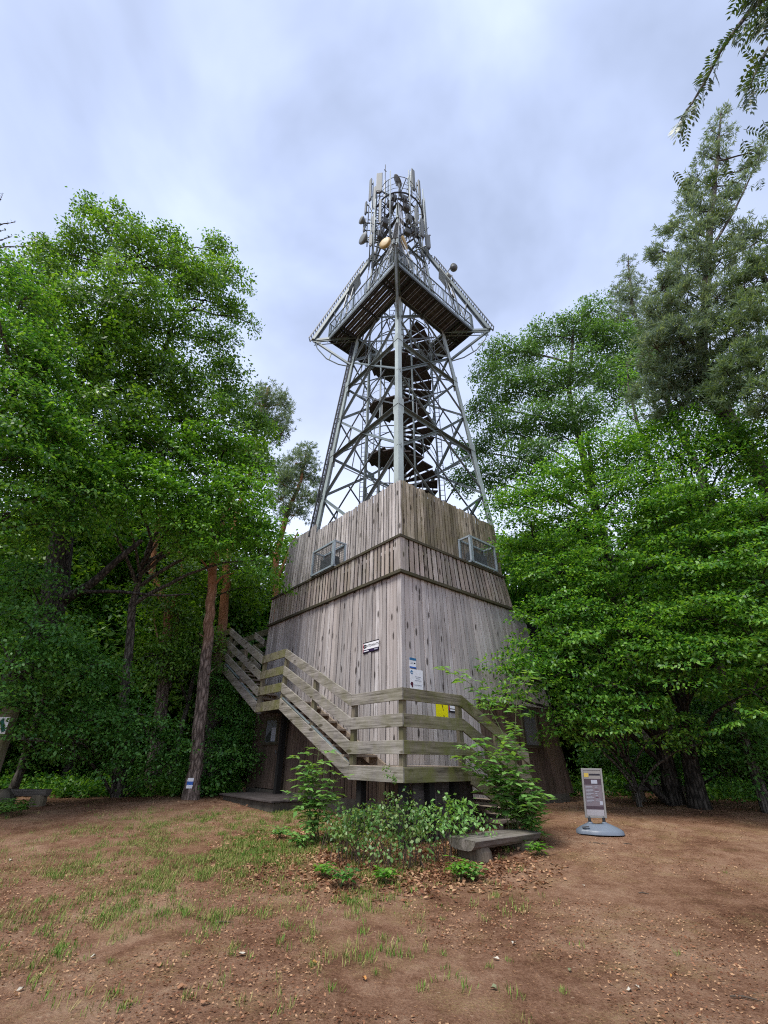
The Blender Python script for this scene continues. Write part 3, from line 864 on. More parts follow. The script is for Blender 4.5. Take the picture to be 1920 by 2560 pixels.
# gallery: square ring of dark planks
DZ = 20.36
DO, DI = 3.70 / math.sqrt(2), 2.12 / math.sqrt(2)
for f in range(4):
    mb = MB(); rot = Matrix.Rotation(f * PI / 2, 3, 'Z')
    def R3(p): return tuple(rot @ Vector(p))
    if f % 2:                   # left and right-back sides: planks along the edge
        n = 8; wd = (DO - DI) / n
        for k in range(n):
            y0 = -DO + k * wd; y1 = y0 + wd - (.035 if k % 2 else .02)
            mb.hexa([R3(p) for p in ((-DI, y0, DZ), (DI, y0, DZ), (DI, y1, DZ), (-DI, y1, DZ), (-DI, y0, DZ + .05), (DI, y0, DZ + .05), (DI, y1, DZ + .05), (-DI, y1, DZ + .05))])
    else:                       # the other two: planks across the walkway
        n = 38; wd = 2 * DO / n
        for k in range(n):
            x0 = -DO + k * wd; x1 = x0 + wd - (.022 if k % 3 else .008)
            mb.box(*sorted((R3((x0, 0, 0))[0], R3((x1, 0, 0))[0])), *sorted((R3((0, -DO, 0))[1], R3((0, -DI, 0))[1])), DZ, DZ + .05)
    mb.build('gallery_deck', M['under' if f % 2 == 0 else 'under_y'], tower, TO)
    mb = MB()
    for y in (-DO + .02, -DI - .05):
        mb.beam(R3((-DO, y, DZ - .08)), R3((DO, y, DZ - .08)), .06, .15)
    for k in range(3):
        x = -DO + 2 * DO * (k + .5) / 3
        mb.beam(R3((x, -DO + .06, DZ - .05)), R3((x, -DI - .08, DZ - .05)), .06, .09)
    mb.build('deck_beam', M['steel_blk'], tower, TO)
    mb = MB()
    mb.beam(R3((-DO, -DO, DZ + .02)), R3((DO, -DO, DZ + .02)), .04, .16)
    for z in (.32, 1.20): mb.beam(R3((-DO, -DO, DZ + z)), R3((DO, -DO, DZ + z)), .045, .045)
    nb = 46
    for k in range(nb + 1):
        x = -DO + 2 * DO * k / nb; big = k % 9 == 0
        mb.beam(R3((x, -DO, DZ)), R3((x, -DO, DZ + 1.2)), .05 if big else .016, .05 if big else .016, (1, 0, 0))
    mb.build('railing', M['steel'], tower, TO)
unit_ = lambda v: np.asarray(v, float) / np.linalg.norm(v)
# outriggers at the four corners: bracket below, raking strut with a cable ladder up to the mast
RO, RZ = 4.45 / math.sqrt(2), 20.30
for i in range(4):
    d = np.array([CN[i][0], CN[i][1], 0.0]) / math.sqrt(2); sd = np.array([-d[1], d[0], 0.0])
    tip, foot, deck, head = d * 4.45 + (0, 0, RZ), leg_pt(i, 18.35), leg_pt(i, 20.42), leg_pt(i, 27.9)
    mb = MB(); mb.beam(tip, foot, .09, .11, sd); mb.beam(tip, deck, .15, .14)
    for k in (-1, 1): mb.beam(tip + sd * .1 * k - (0, 0, .22), deck + sd * .1 * k - (0, 0, .22), .03, .03)
    for k in range(1, 6): mb.beam(tip + (deck - tip) * k / 6 + (0, 0, .0), tip + (deck - tip) * k / 6 - (0, 0, .24), .03, .03, sd)
    m_ = (tip + foot) / 2
    arc = [tip, tip * .88 + foot * .12 + (0, 0, -.40), tip * .62 + foot * .38 + (0, 0, -.66), tip * .30 + foot * .70 + (0, 0, -.50), foot + (0, 0, -.12)]
    pts = []
    for k in range(13):
        t = k / 12 * 4; n = min(int(t), 3); u = t - n
        pts.append(arc[n] * (1 - u) + arc[n + 1] * u)
    mb.tube(pts, .03, 6); mb.beam(m_, tip * .55 + foot * .45 + (0, 0, -.60), .04, .04)
    mb.build('bracket', M['steel'], tower, TO)
    mb = MB(); up_ = np.cross(sd, head - tip); up_ /= np.linalg.norm(up_); up_ *= np.sign(up_ @ d)
    for k in (-1, 1): mb.beam(tip + sd * .10 * k, head + sd * .06 * k, .07, .13, up_)
    mb.beam(tip + up_ * .09, head + up_ * .09, .20, .02, up_)
    mb.build('raking_strut', M['steel'], tower, TO)
    mb = MB(); q0, q1 = tip + up_ * .26, tip + (head - tip) * .86 + up_ * .22
    for k in (-1, 1): mb.beam(q0 + sd * .12 * k, q1 + sd * .10 * k, .032, .05, up_)
    n = 30
    for k in range(n + 1):
        c = q0 + (q1 - q0) * k / n; mb.beam(c - sd * .13, c + sd * .13, .03, .03, up_)
        if k % 3 == 0: mb.beam(c, c - up_ * .2, .03, .03, sd)
    mb.build('cable_ladder', M['steel_d'], tower, TO)
    # ties from the strut down to the gallery edge, on both sides
    mb = MB(); dc = d * 3.62
    for u_, w_ in ((.30, .55), (.52, .95), (.64, 1.5), (.64, .6)):
        c = tip + (head - tip) * u_
        for k in (-1, 1):
            e1 = np.array([CN[i][0] * DO, CN[i][1] * DO, DZ + .1]); side = np.array([-CN[i][0], 0, 0]) if k > 0 else np.array([0, -CN[i][1], 0])
            mb.beam(c, e1 + side * w_ + (0, 0, .35 if u_ > .5 else .9), .05, .05)
    mb.build('strut_tie', M['steel_d'], tower, TO)
    if i in (1, 3):
        c = tip + (head - tip) * .60; ax_ = unit_((head - tip)); mb = MB()
        q = [c + ax_ * a_ * .72 + sd * b_ + up_ * (-.16 + e_) for e_ in (0, .03) for a_, b_ in ((-1, -.34), (1, -.34), (1, .34), (-1, .34))]
        mb.hexa(q); mb.build('plate', M['plate'], tower, TO)
# spiral stair on a central column
MB().tube([(0, 0, TZ), (0, 0, 22.6)], .11, 12).build('column', M['steel'], tower, TO)
SR, PITCHZ = 1.45, 2.76
n_per = 17
A_LEFT = math.radians(135)      # local angle that points to the viewer's left
z_left = 12.65
zs0 = 6.2
k0 = int(math.floor((zs0 - z_left) / PITCHZ * n_per)); k1 = int((20.1 - z_left) / PITCHZ * n_per)
hand, hand2 = [], []
for k in range(k0, k1):
    a0 = A_LEFT - 2 * PI * k / n_per; da = 2 * PI / n_per * 1.10; z = z_left + PITCHZ * k / n_per
    mb = MB(); r0 = .10
    pts = []
    for zz in (z - .055, z):
        pts += [(r0 * math.cos(a0), r0 * math.sin(a0), zz), (SR * math.cos(a0), SR * math.sin(a0), zz), (SR * math.cos(a0 - da), SR * math.sin(a0 - da), zz), (r0 * math.cos(a0 - da), r0 * math.sin(a0 - da), zz)]
    mb.hexa(pts)
    mb.build('stair_tread', M['under'], tower, TO)
mb = MB(); hp = [[], [], []]
for k in range(k0 * 2, k1 * 2):
    a0 = A_LEFT - PI * k / n_per; z = z_left + PITCHZ * k / n_per / 2
    for n, dz in enumerate((1.05, .70, .35)): hp[n].append((SR * 1.01 * math.cos(a0), SR * 1.01 * math.sin(a0), z + dz))
mb.tube(hp[0], .024, 6).tube(hp[1], .010, 4).tube(hp[2], .010, 4)
mb.build('stair_handrail', M['steel'], tower, TO)
mb = MB()
for k in range(k0, k1):
    if k % 2: continue
    a0 = A_LEFT - 2 * PI * k / n_per; z = z_left + PITCHZ * k / n_per
    x, y = SR * 1.01 * math.cos(a0), SR * 1.01 * math.sin(a0)
    mb.beam((x, y, z - .05), (x, y, z + 1.05), .03, .03, (1, 0, 0))
mb.build('stair_balusters', M['steel'], tower, TO)
for a in (-PI * .75 + .35, -PI * .75 - .55, -PI * .25 + .25, PI * .75 - .2, PI * .25, PI * .75 + .35):
    MB().tube([(SR * 1.08 * math.cos(a), SR * 1.08 * math.sin(a), TZ), (SR * 1.08 * math.cos(a), SR * 1.08 * math.sin(a), 20.4)], .04, 8).build('stair_post', M['steel'], tower, TO)
# bow-shaped guard hoops at the gallery opening and cable ladders
mb = MB()
for z in (18.7, 19.6): mb.ring((0, 0, z), SR * 1.1, .025)
mb.build('guard_hoop', M['steel'], tower, TO)


def ladder(p, q, w, wdir, step=.3, r=.022):
    p, q, wd = np.array(p, float), np.array(q, float), np.array(wdir, float); wd /= np.linalg.norm(wd)
    mb = MB().tube([p - wd * w / 2, q - wd * w / 2], r, 6).tube([p + wd * w / 2, q + wd * w / 2], r, 6)
    n = int(np.linalg.norm(q - p) / step)
    for k in range(1, n):
        c = p + (q - p) * k / n; mb.tube([c - wd * w / 2, c + wd * w / 2], r * .7, 5)
    return mb


sq = 1 / math.sqrt(2)
ladder((-1.62 * sq, 1.62 * sq, TZ), (-1.62 * sq, 1.62 * sq, 20.3), .20, (1, -1, 0), .22, .018).build('cable_ladder', M['steel_d'], tower, TO)
ladder((1.58 * sq, -1.58 * sq, TZ), (1.58 * sq, -1.58 * sq, 20.3), .22, (1, -1, 0), .24, .018).build('cable_ladder', M['steel_d'], tower, TO)
lo, hi = leg_pt(3, 9.3) + (-.07, .07, 0), leg_pt(3, 20.0) + (-.07, .07, 0)
lo = lo - (hi - lo) * .03
ladder(lo, hi, .13, (1, -1, 0), .28, .028).build('cable_ladder', M['steel_blk'], tower, TO)
cb_ = MB()
for k in range(5):
    o_ = np.array([-.05 + .03 * k, .05 - .03 * k, 0]); cb_.tube([lo + o_, (lo + hi) / 2 + o_ * 1.2, hi + o_], .017, 5)
cb_.build('cables', M['black'], tower, TO)
# inner mast ladder
ladder((-.35, .2, 21), (-.25, .15, 32.5), .32, (1, -1, 0), .3, .018).build('mast_ladder', M['steel_d'], tower, TO)
# round antenna platform at the mast head
mb = MB()
PZ = 31.45
mb.ring((0, 0, PZ), 1.55, .05); mb.ring((0, 0, PZ), 1.2, .035)
for k in range(20):
    a = 2 * PI * k / 20; mb.beam((.5 * math.cos(a), .5 * math.sin(a), PZ), (1.55 * math.cos(a), 1.55 * math.sin(a), PZ), .03, .04)
mb.build('head_platform', M['steel_blk'], tower, TO)
mb = MB()
for z in (.55, 1.1): mb.ring((0, 0, PZ + z), 1.55, .014)
for k in range(22):
    a = 2 * PI * k / 22; mb.beam((1.55 * math.cos(a), 1.55 * math.sin(a), PZ), (1.55 * math.cos(a), 1.55 * math.sin(a), PZ + 1.1), .02, .02, (1, 0, 0))
mb.build('head_railing', M['steel'], tower, TO)
mb = MB()
mb.ring((0, 0, 34.1), 1.28, .022); mb.beam((-1.2, .4, 34.1), (1.2, -.4, 34.1), .06, .06); mb.beam((-.4, -1.2, 34.1), (.4, 1.2, 34.1), .05, .05)
for k in range(6):
    a = 2 * PI * k / 6 + .3; mb.beam((1.28 * math.cos(a), 1.28 * math.sin(a), PZ), (1.28 * math.cos(a), 1.28 * math.sin(a), 34.1), .05, .05, (1, 0, 0))
mb.build('head_hoop', M['steel'], tower, TO)
lx, ly = -.9 * sq, .9 * sq
rod = MB(); rod.tube([(lx, ly, 31.4), (lx, ly, 36.8)], .06, 8).tube([(lx, ly, 36.8), (lx, ly, 39.2)], .028, 6)
rod.beam((lx - .1, ly, 38.3), (lx + .1, ly, 38.3), .05, .05); rod.beam((lx, ly, 35.2), (lx + .35, ly - .35, 34.1), .035, .035)
rod.build('lightning_rod', M['steel_d'], tower, TO)
# rails on outriggers that carry the antennas around the mast
mb = MB()
for z in (24.4, 27.2, 29.4):
    for i in range(4):
        c = leg_pt(i, z); d = c / np.linalg.norm(c[:2]); mb.beam(c, (d[0] * 1.95, d[1] * 1.95, z), .05, .05)
mb.build('antenna_rail', M['steel_d'], tower, TO)
for k, (a, r, z0, z1) in enumerate(((-2.6, 1.75, 25.6, 33.9), (-1.9, 1.7, 27.5, 34.2), (-1.2, 1.75, 26, 33.5), (-.6, 1.8, 27, 34.6), (.1, 1.75, 26, 33.4), (2.0, 1.8, 26.5, 34.0), (2.6, 1.75, 25.5, 33.6), (3.1, 1.85, 24, 31.5), (-.1, 1.95, 23.4, 32.0), (1.1, 1.7, 27, 33.8))):
    mb = MB(); x, y = r * math.cos(a), r * math.sin(a); mb.tube([(x, y, z0), (x, y, z1)], .038, 7)
    for z in (z0 + 1.0, (z0 + z1) / 2): mb.beam((x, y, z), (x * .5, y * .5, z + .1), .045, .045)
    mb.build('antenna_pole', M['steel'], tower, TO)
# bundles of cable up the mast
mb = MB(); rc = random.Random(9)
for i in (0, 1, 3):
    for k in range(7):
        dx, dy = rc.uniform(-.22, .22), rc.uniform(-.22, .22)
        pts = [leg_pt(i, z) * np.array([.88, .88, 1]) + (dx + rc.uniform(-.05, .05), dy + rc.uniform(-.05, .05), 0) for z in (20.6, 22.5, 24.5, 26.5, 28.5, 31)]
        mb.tube(pts, .022, 5)
for k in range(40):
    a = rc.uniform(0, 2 * PI); z = rc.uniform(22.5, 32); b_ = a + rc.uniform(-.4, .4)
    r1 = rc.uniform(1.0, 1.3); r2 = rc.uniform(1.75, 2.0)
    p, q = np.array([r1 * math.cos(a), r1 * math.sin(a), z]), np.array([r2 * math.cos(b_), r2 * math.sin(b_), z + rc.uniform(-.3, 1.2)])
    mb.tube([p, (p + q) / 2 + (0, 0, -.35), q], .018, 5)
mb.build('cables', M['black'], tower, TO)


# ---- antennas, each a thing bolted to the mast
def at_t(px, py, depth_off=0.0):
    """point near the mast seen at (px, py), depth_off metres nearer than its axis"""
    p = at(px, py, TY - depth_off); return p


def panel(px, y0, y1, off, wd, label, yaw=0.0, th=.12, pole=True, lean=0.0):
    top, bot = at_t(px, y0, off), at_t(px, y1, off)
    h = top[2] - bot[2]
    e = empty('panel_antenna', (bot[0], bot[1], bot[2]), yaw, label, 'antenna', 'panel antennas round the mast head')
    mb = MB()
    mb.hexa([(-wd / 2, -th / 2, .02), (wd / 2, -th / 2, .02), (wd / 2 * .8, th / 2, .02), (-wd / 2 * .8, th / 2, .02),
             (-wd / 2, -th / 2 - lean, h), (wd / 2, -th / 2 - lean, h), (wd / 2 * .8, th / 2 - lean, h), (-wd / 2 * .8, th / 2 - lean, h)])
    mb.build('radome', M['white_eq'], e, bevel=min(wd, th) * .3)
    MB().box(-wd / 2 * .7, wd / 2 * .7, -th / 2 * .8, th / 2 * .8, -.07, .018).box(-.03, .0, -.03, .03, -.16, -.07).box(.03, .06, -.03, .03, -.14, -.07).build('connector_base', M['eq_dark'], e)
    if pole:
        c = np.array([0, th / 2 + .14, 0])
        MB().tube([c + (0, 0, -.9), c + (0, 0, h + .12)], .035, 8).build('pole', M['steel'], e)
        MB().beam((0, th / 2, h * .2), c + (0, 0, h * .2), .06, .08).beam((0, th / 2, h * .85), c + (0, 0, h * .85), .06, .08).build('clamp', M['steel_d'], e)
        a_ = np.array([TX, TY, 0]) - np.array([bot[0], bot[1], 0]); L = np.linalg.norm(a_); a_ = a_ / L * max(L - 1.0, .2)
        ca, sa = math.cos(-yaw), math.sin(-yaw); v = np.array([ca * a_[0] - sa * a_[1], sa * a_[0] + ca * a_[1], 0])
        MB().beam(c + (0, 0, -.5), v + (0, 0, -.5), .045, .045).beam(c + (0, 0, h * .3), v + (0, 0, h * .3), .04, .04).build('arm', M['steel_d'], e)
    return e


def drum(px, py, off, rad, d, label, mat='white_eq', depth=.28):
    c = at_t(px, py, off)
    e = empty('dish_antenna', c, 0, label, 'antenna', 'drum and dish antennas on the mast')
    MB().dish((0, 0, 0), d, rad, depth, .03).build('radome', M[mat], e)
    dn = np.array(d, float); dn /= np.linalg.norm(dn)
    bk = -dn * depth
    v = np.array([TX, TY, c[2]]) - c; L = np.linalg.norm(v[:2]); v = v / max(L, .01) * max(L - 1.15, .15)
    MB().tube([bk * .9, bk * 1.35], .07, 8).beam(bk * 1.3 + (0, 0, -.5), bk * 1.3 + (0, 0, .5), .06, .06, (1, 0, 0)).beam(bk * 1.3, v + (0, 0, .0), .06, .06).build('mount', M['steel_d'], e)
    return e


panel(925, 449, 500, .3, .24, 'slim pale panel antenna at the top left of the mast', -.9)
panel(948, 435, 480, 1.2, .42, 'wide flat pale panel antenna facing the viewer near the rod', -.15, .16)
panel(1034, 425, 474, .6, .30, 'tallest pale panel antenna at the top right of the mast', .7)
panel(1063, 500, 575, .2, .20, 'long slim panel antenna on the right outer pole', .9)
panel(1070, 588, 619, .5, .36, 'short broad panel antenna lowest on the right side', .4)
panel(914, 506, 534, .4, .20, 'small slim panel antenna above the upper left drum', -1.0)
panel(927, 588, 612, .9, .24, 'short panel antenna beside the cream drum low on the left', -.4)
panel(950, 500, 555, 1.7, .16, 'narrow panel antenna hanging in front of the left mast leg', -.2, .10)
panel(1042, 515, 560, 1.3, .18, 'narrow panel antenna in front of the right mast leg', .3, .10)
panel(1024, 438, 460, .2, .14, 'thin dark topped antenna just left of the tallest panel', .5, .10)
panel(936, 468, 520, .8, .20, 'slim panel antenna just behind the wide flat one on the left', -.6)
panel(1050, 452, 505, .5, .20, 'slim panel antenna outside the tallest one on the right', .8)
panel(1057, 548, 592, .8, .24, 'panel antenna at mid height on the right of the mast', .6)
panel(933, 540, 580, .9, .24, 'panel antenna at mid height on the left of the mast', -.7)
panel(910, 556, 578, .2, .18, 'small pale panel antenna between the two left drums', -1.0)
drum(902, 549, .4, .24, (-.75, -.55, -.1), 'small grey drum antenna, upper of two on the left side')
drum(906, 595, .5, .36, (-.70, -.60, -.1), 'larger grey drum antenna, lower of two on the left side')
drum(962, 606, 1.75, .34, (-.50, -.85, -.12), 'cream yellow drum antenna facing left below the mast joint', 'yellow_eq')
drum(1013, 606, 1.6, .36, (.86, -.42, .0), 'cream yellow drum antenna seen nearly edge on', 'yellow_eq', .25)
drum(995, 452, .6, .42, (.75, -.25, .55), 'tilted grey dish at the very top between rod and right panel', 'white_eq', .12)
drum(1003, 482, 1.2, .45, (.93, -.30, .05), 'pale dish seen edge on in the middle of the mast head', 'white_eq', .12)
drum(1022, 655, 1.9, .34, (.55, -.80, -.1), 'round grey dish just above the right gallery railing')
for px, py, off, sx_, sz_, lab in ((1037, 579, .9, .40, .55, 'dark radio unit box on the right of the mast'), (950, 588, .9, .30, .62, 'dark radio unit box on the left of the mast'), (1018, 581, 1.0, .36, .45, 'dark radio unit box beside the near mast joint'),
                                   (1016, 520, .9, .42, .42, 'dark radio unit box under the head platform'), (1010, 497, .6, .40, .5, 'dark radio unit box inside the head railing'), (975, 512, .9, .40, .55, 'dark radio unit box left of the near mast leg under the head platform'), (1022, 548, 1.2, .36, .6, 'dark radio unit box at mid mast on the right'), (963, 556, 1.2, .34, .6, 'dark radio unit box at mid mast on the left'), (985, 495, .5, .34, .5, 'dark radio unit box in the middle of the head railing'), (1000, 628, 1.7, .34, .5, 'dark radio unit box low at the mast foot above the gallery'), (978, 640, 1.7, .30, .5, 'dark radio unit box at the left of the mast foot above the gallery')):
    c = at_t(px, py, off); e = empty('radio_unit', c, .4, lab, 'radio unit', 'radio units on the mast')
    MB().box(-sx_ / 2, sx_ / 2, -.12, .12, -sz_ / 2, sz_ / 2).build('case', M['eq_dark'], e, bevel=.02)
    fb = MB()
    for k in range(7): fb.box(-sx_ / 2 + sx_ * (k + .3) / 7, -sx_ / 2 + sx_ * (k + .6) / 7, -.15, -.121, -sz_ / 2 * .9, sz_ / 2 * .9)
    fb.build('cooling_fins', M['steel_d'], e); MB().tube([(0, .14, -.6), (0, .14, .6)], .03, 6).build('pole', M['steel_d'], e)
    v = np.array([TX, TY, c[2]]) - c; L = np.linalg.norm(v[:2]); v = v / L * max(L - .9, .1); ca, sa = math.cos(-.4), math.sin(-.4)
    MB().beam((0, .14, 0), (ca * v[0] - sa * v[1], sa * v[0] + ca * v[1], 0), .05, .05).build('arm', M['steel_d'], e)
# camera, horn and spotlight on the right raking strut
RD = np.array([math.cos(PSI) + math.sin(PSI), math.sin(PSI) - math.cos(PSI), 0]) / math.sqrt(2)
rp_ = lambda q, z: np.array([TX, TY, 0]) + RD * q + np.array([0, 0, z])
c = rp_(2.50, 25.0); e = empty('surveillance_camera', c, 0, 'round white camera hanging from a slanted pole on the right raking strut of the tower', 'camera')
v = rp_(3.06, 26.2) - c
MB().tube([(0, 0, 0), v], .03, 8).build('pole', M['steel_d'], e)
MB().tube([v, v + (.01, -.02, -.18), v + (.02, -.04, -.34)], [.05, .15, .20], 16).build('hood', M['white_eq'], e)
MB().dish(v + (.02, -.10, -.50), (-.1, -.75, -.65), .21, .22, .03).build('housing', M['white_eq'], e)
MB().dish(v + (.015, -.125, -.525), (-.1, -.75, -.65), .14, .03, .05).build('lens', M['eq_dark'], e)
c = rp_(2.98, 23.85); e = empty('horn_siren', c, 0, 'small dark horn on a thin upright post on the right raking strut of the tower', 'horn')
MB().tube([(0, 0, 0), (0, 0, 1.12)], .03, 8).build('post', M['steel_d'], e)
MB().tube([(-.02, 0, 1.22), (-.10, -.02, 1.20), (-.20, -.06, 1.14), (-.32, -.1, 1.08)], [.04, .06, .11, .16], 14).build('horn', M['plate'], e)
c = rp_(2.92, 23.2); e = empty('spotlight', c, 0, 'small dark spotlight under the right raking strut above the gallery railing', 'lamp')
MB().dish((-.05, -.15, -.12), (.1, -.9, -.4), .12, .22, .02).build('lamp_head', M['eq_dark'], e)
MB().beam((-.05, .02, -.06), (.02, .02, .32), .05, .05, (1, 0, 0)).build('bracket', M['steel_d'], e)

# ------------------------------------------------------------------ trees and plants
LEAF_K, DENS_K = 1.35, 1.35


def unit(v): return v / (np.linalg.norm(v, axis=-1, keepdims=True) + 1e-9)


def leaf_quads(c, d, nrm, L, W, fold=.12):
    """rhombic leaves: centre line d, face normal nrm; arrays over leaves"""
    d = unit(d); s = unit(np.cross(nrm, d)); n = np.cross(d, s)
    L = np.asarray(L).reshape(-1, 1); W = np.asarray(W).reshape(-1, 1)
    v = np.stack([c, c + d * L * .48 + s * W * .5 + n * W * fold, c + d * L, c + d * L * .48 - s * W * .5 + n * W * fold], 1)
    return v.reshape(-1, 3)


def np_tube(pts, rad, n=6):
    pts = np.asarray(pts, float); rad = np.asarray(rad, float)
    d = np.gradient(pts, axis=0); d = unit(d)
    ref = np.where(np.abs(d[:, 2:3]) < .9, np.array([[0, 0, 1.]]), np.array([[1., 0, 0]]))
    a = unit(np.cross(d, ref)); b = np.cross(d, a)
    t = np.arange(n) * 2 * PI / n
    ringv = pts[:, None] + rad[:, None, None] * (a[:, None] * np.cos(t)[None, :, None] + b[:, None] * np.sin(t)[None, :, None])
    m = len(pts); i = np.arange(m - 1)[:, None] * n; k = np.arange(n)[None]
    q = np.stack([i + k, i + (k + 1) % n, i + n + (k + 1) % n, i + n + k], -1).reshape(-1, 4)
    return ringv.reshape(-1, 3), q


class Geo:
    def __init__(self): self.v, self.q, self.n = [], [], 0
    def add(self, v, q): self.v.append(v); self.q.append(q + self.n); self.n += len(v)
    def leaves(self, v): self.add(v, np.arange(len(v)).reshape(-1, 4))
    def obj(self, name, mat, parent, base, sm=False):
        return np_mesh(name, np.concatenate(self.v) - np.asarray(base, float), np.concatenate(self.q), mat, parent, sm)


def bend(p, q, sag, rng, n=6, wob=.06):
    t = np.linspace(0, 1, n)[:, None]; L = np.linalg.norm(q - p)
    c = p * (1 - t) + q * t
    c += np.array([0, 0, 1]) * (np.sin(t * PI) * sag * L)
    c[1:-1] += rng.normal(0, wob * L / n, (n - 2, 3))
    return c


def broad_crown(G, lobes, rng, L=.10, W=.055, dens=1.0, flat=.35, upw=.75, cr=(.40, .75), per=44, spread=.9, shell=.5, grow=1.08):
    """leafy twigs scattered through each lobe; every twig carries a flattish spray of leaves"""
    cs = []; L *= LEAF_K; W *= LEAF_K; dens *= DENS_K
    for c, r in lobes:
        n = max(3, int(dens * 26 * r * r)); r = r * grow
        u = unit(rng.normal(0, 1, (n, 3)) + np.array([0, 0, .12]))
        rad = r * (shell + (1 - shell) * rng.random((n, 1)) ** .6) * (1 + .18 * rng.normal(0, 1, (n, 1)))
        cc = c + u * rad * np.array([1, 1, .80])
        R = rng.uniform(cr[0], cr[1], n); k = np.maximum(6, (per * (R / .55) ** 2 * rng.uniform(.55, 1.3, n)).astype(int))
        tot = k.sum(); rep = np.repeat(np.arange(n), k)
        tilt = unit(np.array([0, 0, 1.]) * upw + u * .55 + rng.normal(0, .28, (n, 3)))[rep]
        ax = unit(np.cross(tilt, rng.normal(0, 1, (tot, 3)))); rr_ = np.sqrt(rng.random((tot, 1))) * R[rep][:, None]
        p = cc[rep] + ax * rr_ + tilt * rng.normal(0, flat * .5, (tot, 1)) * R[rep][:, None]
        nrm = unit(tilt + rng.normal(0, .42 * spread, (tot, 3)))
        d = unit(ax * .7 + rng.normal(0, .5, (tot, 3)) + np.array([0, 0, -.25]))
        s = rng.uniform(.7, 1.25, tot)
        G.leaves(leaf_quads(p, d, nrm, L * s, W * s))
        cs.append((c, r, cc))
    return cs


def pine_crown(G, lobes, rng, dens=1.0, L=.17, W=.020, tufts=13, needles=11, cr=.42):
    cs = []; dens *= 1.5; W *= 1.5; L *= 1.15
    for c, r in lobes:
        n = max(3, int(dens * 20 * r * r))
        u = unit(rng.normal(0, 1, (n, 3)) + np.array([0, 0, .25])); rad = r * (.35 + .65 * rng.random((n, 1)) ** .6)
        cc = c + u * rad * np.array([1, 1, .75])
        k = n * tufts; rep = np.repeat(np.arange(n), tufts)
        out = unit(u * .7 + np.array([0, 0, .75]))[rep]
        tp = cc[rep] + rng.normal(0, cr * .5, (k, 3)) * np.array([1, 1, .55])
        ta = unit(out + rng.normal(0, .45, (k, 3)))
        rep2 = np.repeat(np.arange(k), needles); m = k * needles
        d = unit(ta[rep2] * .75 + rng.normal(0, .55, (m, 3)))
        p = tp[rep2] + ta[rep2] * rng.uniform(-.02, .10, (m, 1))
        G.leaves(leaf_quads(p, d, unit(rng.normal(0, 1, (m, 3))), L * rng.uniform(.7, 1.2, m), np.full(m, W)))
        cs.append((c, r, cc))
    return cs


def tree(name, label, kind, trunk, lobes, leafm, barkm, r0=.22, r1=.05, seed=1, group=None, limb=.5, twigs=7, cat='tree', extra=None, **kw):
    """trunk: path of points from the ground; lobes: (centre, radius); limbs grow from the trunk to every lobe"""
    rng = np.random.default_rng(seed)
    trunk = np.asarray(trunk, float); base = trunk[0].copy(); base[2] = float(gz(base[0], base[1])) - .02
    trunk[0] = base - np.array([0, 0, .15])
    e = empty(name, base, 0, label, cat, group)
    t = np.linspace(0, len(trunk) - 1, len(trunk) * 5 - 4); i = np.minimum(t.astype(int), len(trunk) - 2); f = (t - i)[:, None]
    path = trunk[i] * (1 - f) + trunk[i + 1] * f
    sm_ = path.copy(); sm_[1:-1] = (path[:-2] + path[1:-1] * 2 + path[2:]) / 4; path = sm_
    path[2:] += rng.normal(0, .02, path[2:].shape) * np.array([1, 1, 0])
    u = np.linspace(0, 1, len(path)); rad = r1 + (r0 - r1) * (1 - u) ** .8 + r0 * .45 * np.exp(-u * len(path) / 1.6)
    T_ = Geo(); v, q = np_tube(path, rad, 12); T_.add(v, q)
    B_ = Geo(); C_ = Geo()
    crown = (pine_crown if kind == 'pine' else broad_crown)(C_, lobes, rng, **kw)
    for c, r, cc in crown:
        dist = np.linalg.norm((path - c)[:, :2], axis=1)
        want = c[2] - limb * np.min(dist) - .3
        k = int(np.argmin(np.abs(path[:, 2] - want) + .15 * dist)); p = path[k]
        L = np.linalg.norm(c - p)
        if L > .3:
            rb = min(.014 + .014 * L, rad[k] * .7)
            b = bend(p, c, .10 if kind != 'pine' else -.06, rng, 8)
            v, q = np_tube(b, np.linspace(rb, .018, 8), 7); B_.add(v, q)
        for j in rng.choice(len(cc), min(len(cc), twigs), replace=False):
            b = bend(c, cc[j], .08, rng, 4); v, q = np_tube(b, np.linspace(.020, .006, 4), 4); B_.add(v, q)
    if extra is not None:
        for pts, ra, rb in extra:
            pts = np.asarray(pts, float); tt = np.linspace(0, len(pts) - 1, len(pts) * 4 - 3); ii = np.minimum(tt.astype(int), len(pts) - 2); ff = (tt - ii)[:, None]
            pp = pts[ii] * (1 - ff) + pts[ii + 1] * ff; pp[1:-1] = (pp[:-2] + pp[1:-1] * 2 + pp[2:]) / 4
            v, q = np_tube(pp, np.linspace(ra, rb, len(pp)), 9); T_.add(v, q)
    T_.obj('trunk', M[barkm], e, base, True)
    if B_.n: B_.obj('branches', M[barkm], e, base, True)
    if C_.n: C_.obj('crown', M[leafm], e, base)
    return e


def LB(*spec): return [(at(x, y, Y), r) for x, y, Y, r in spec]


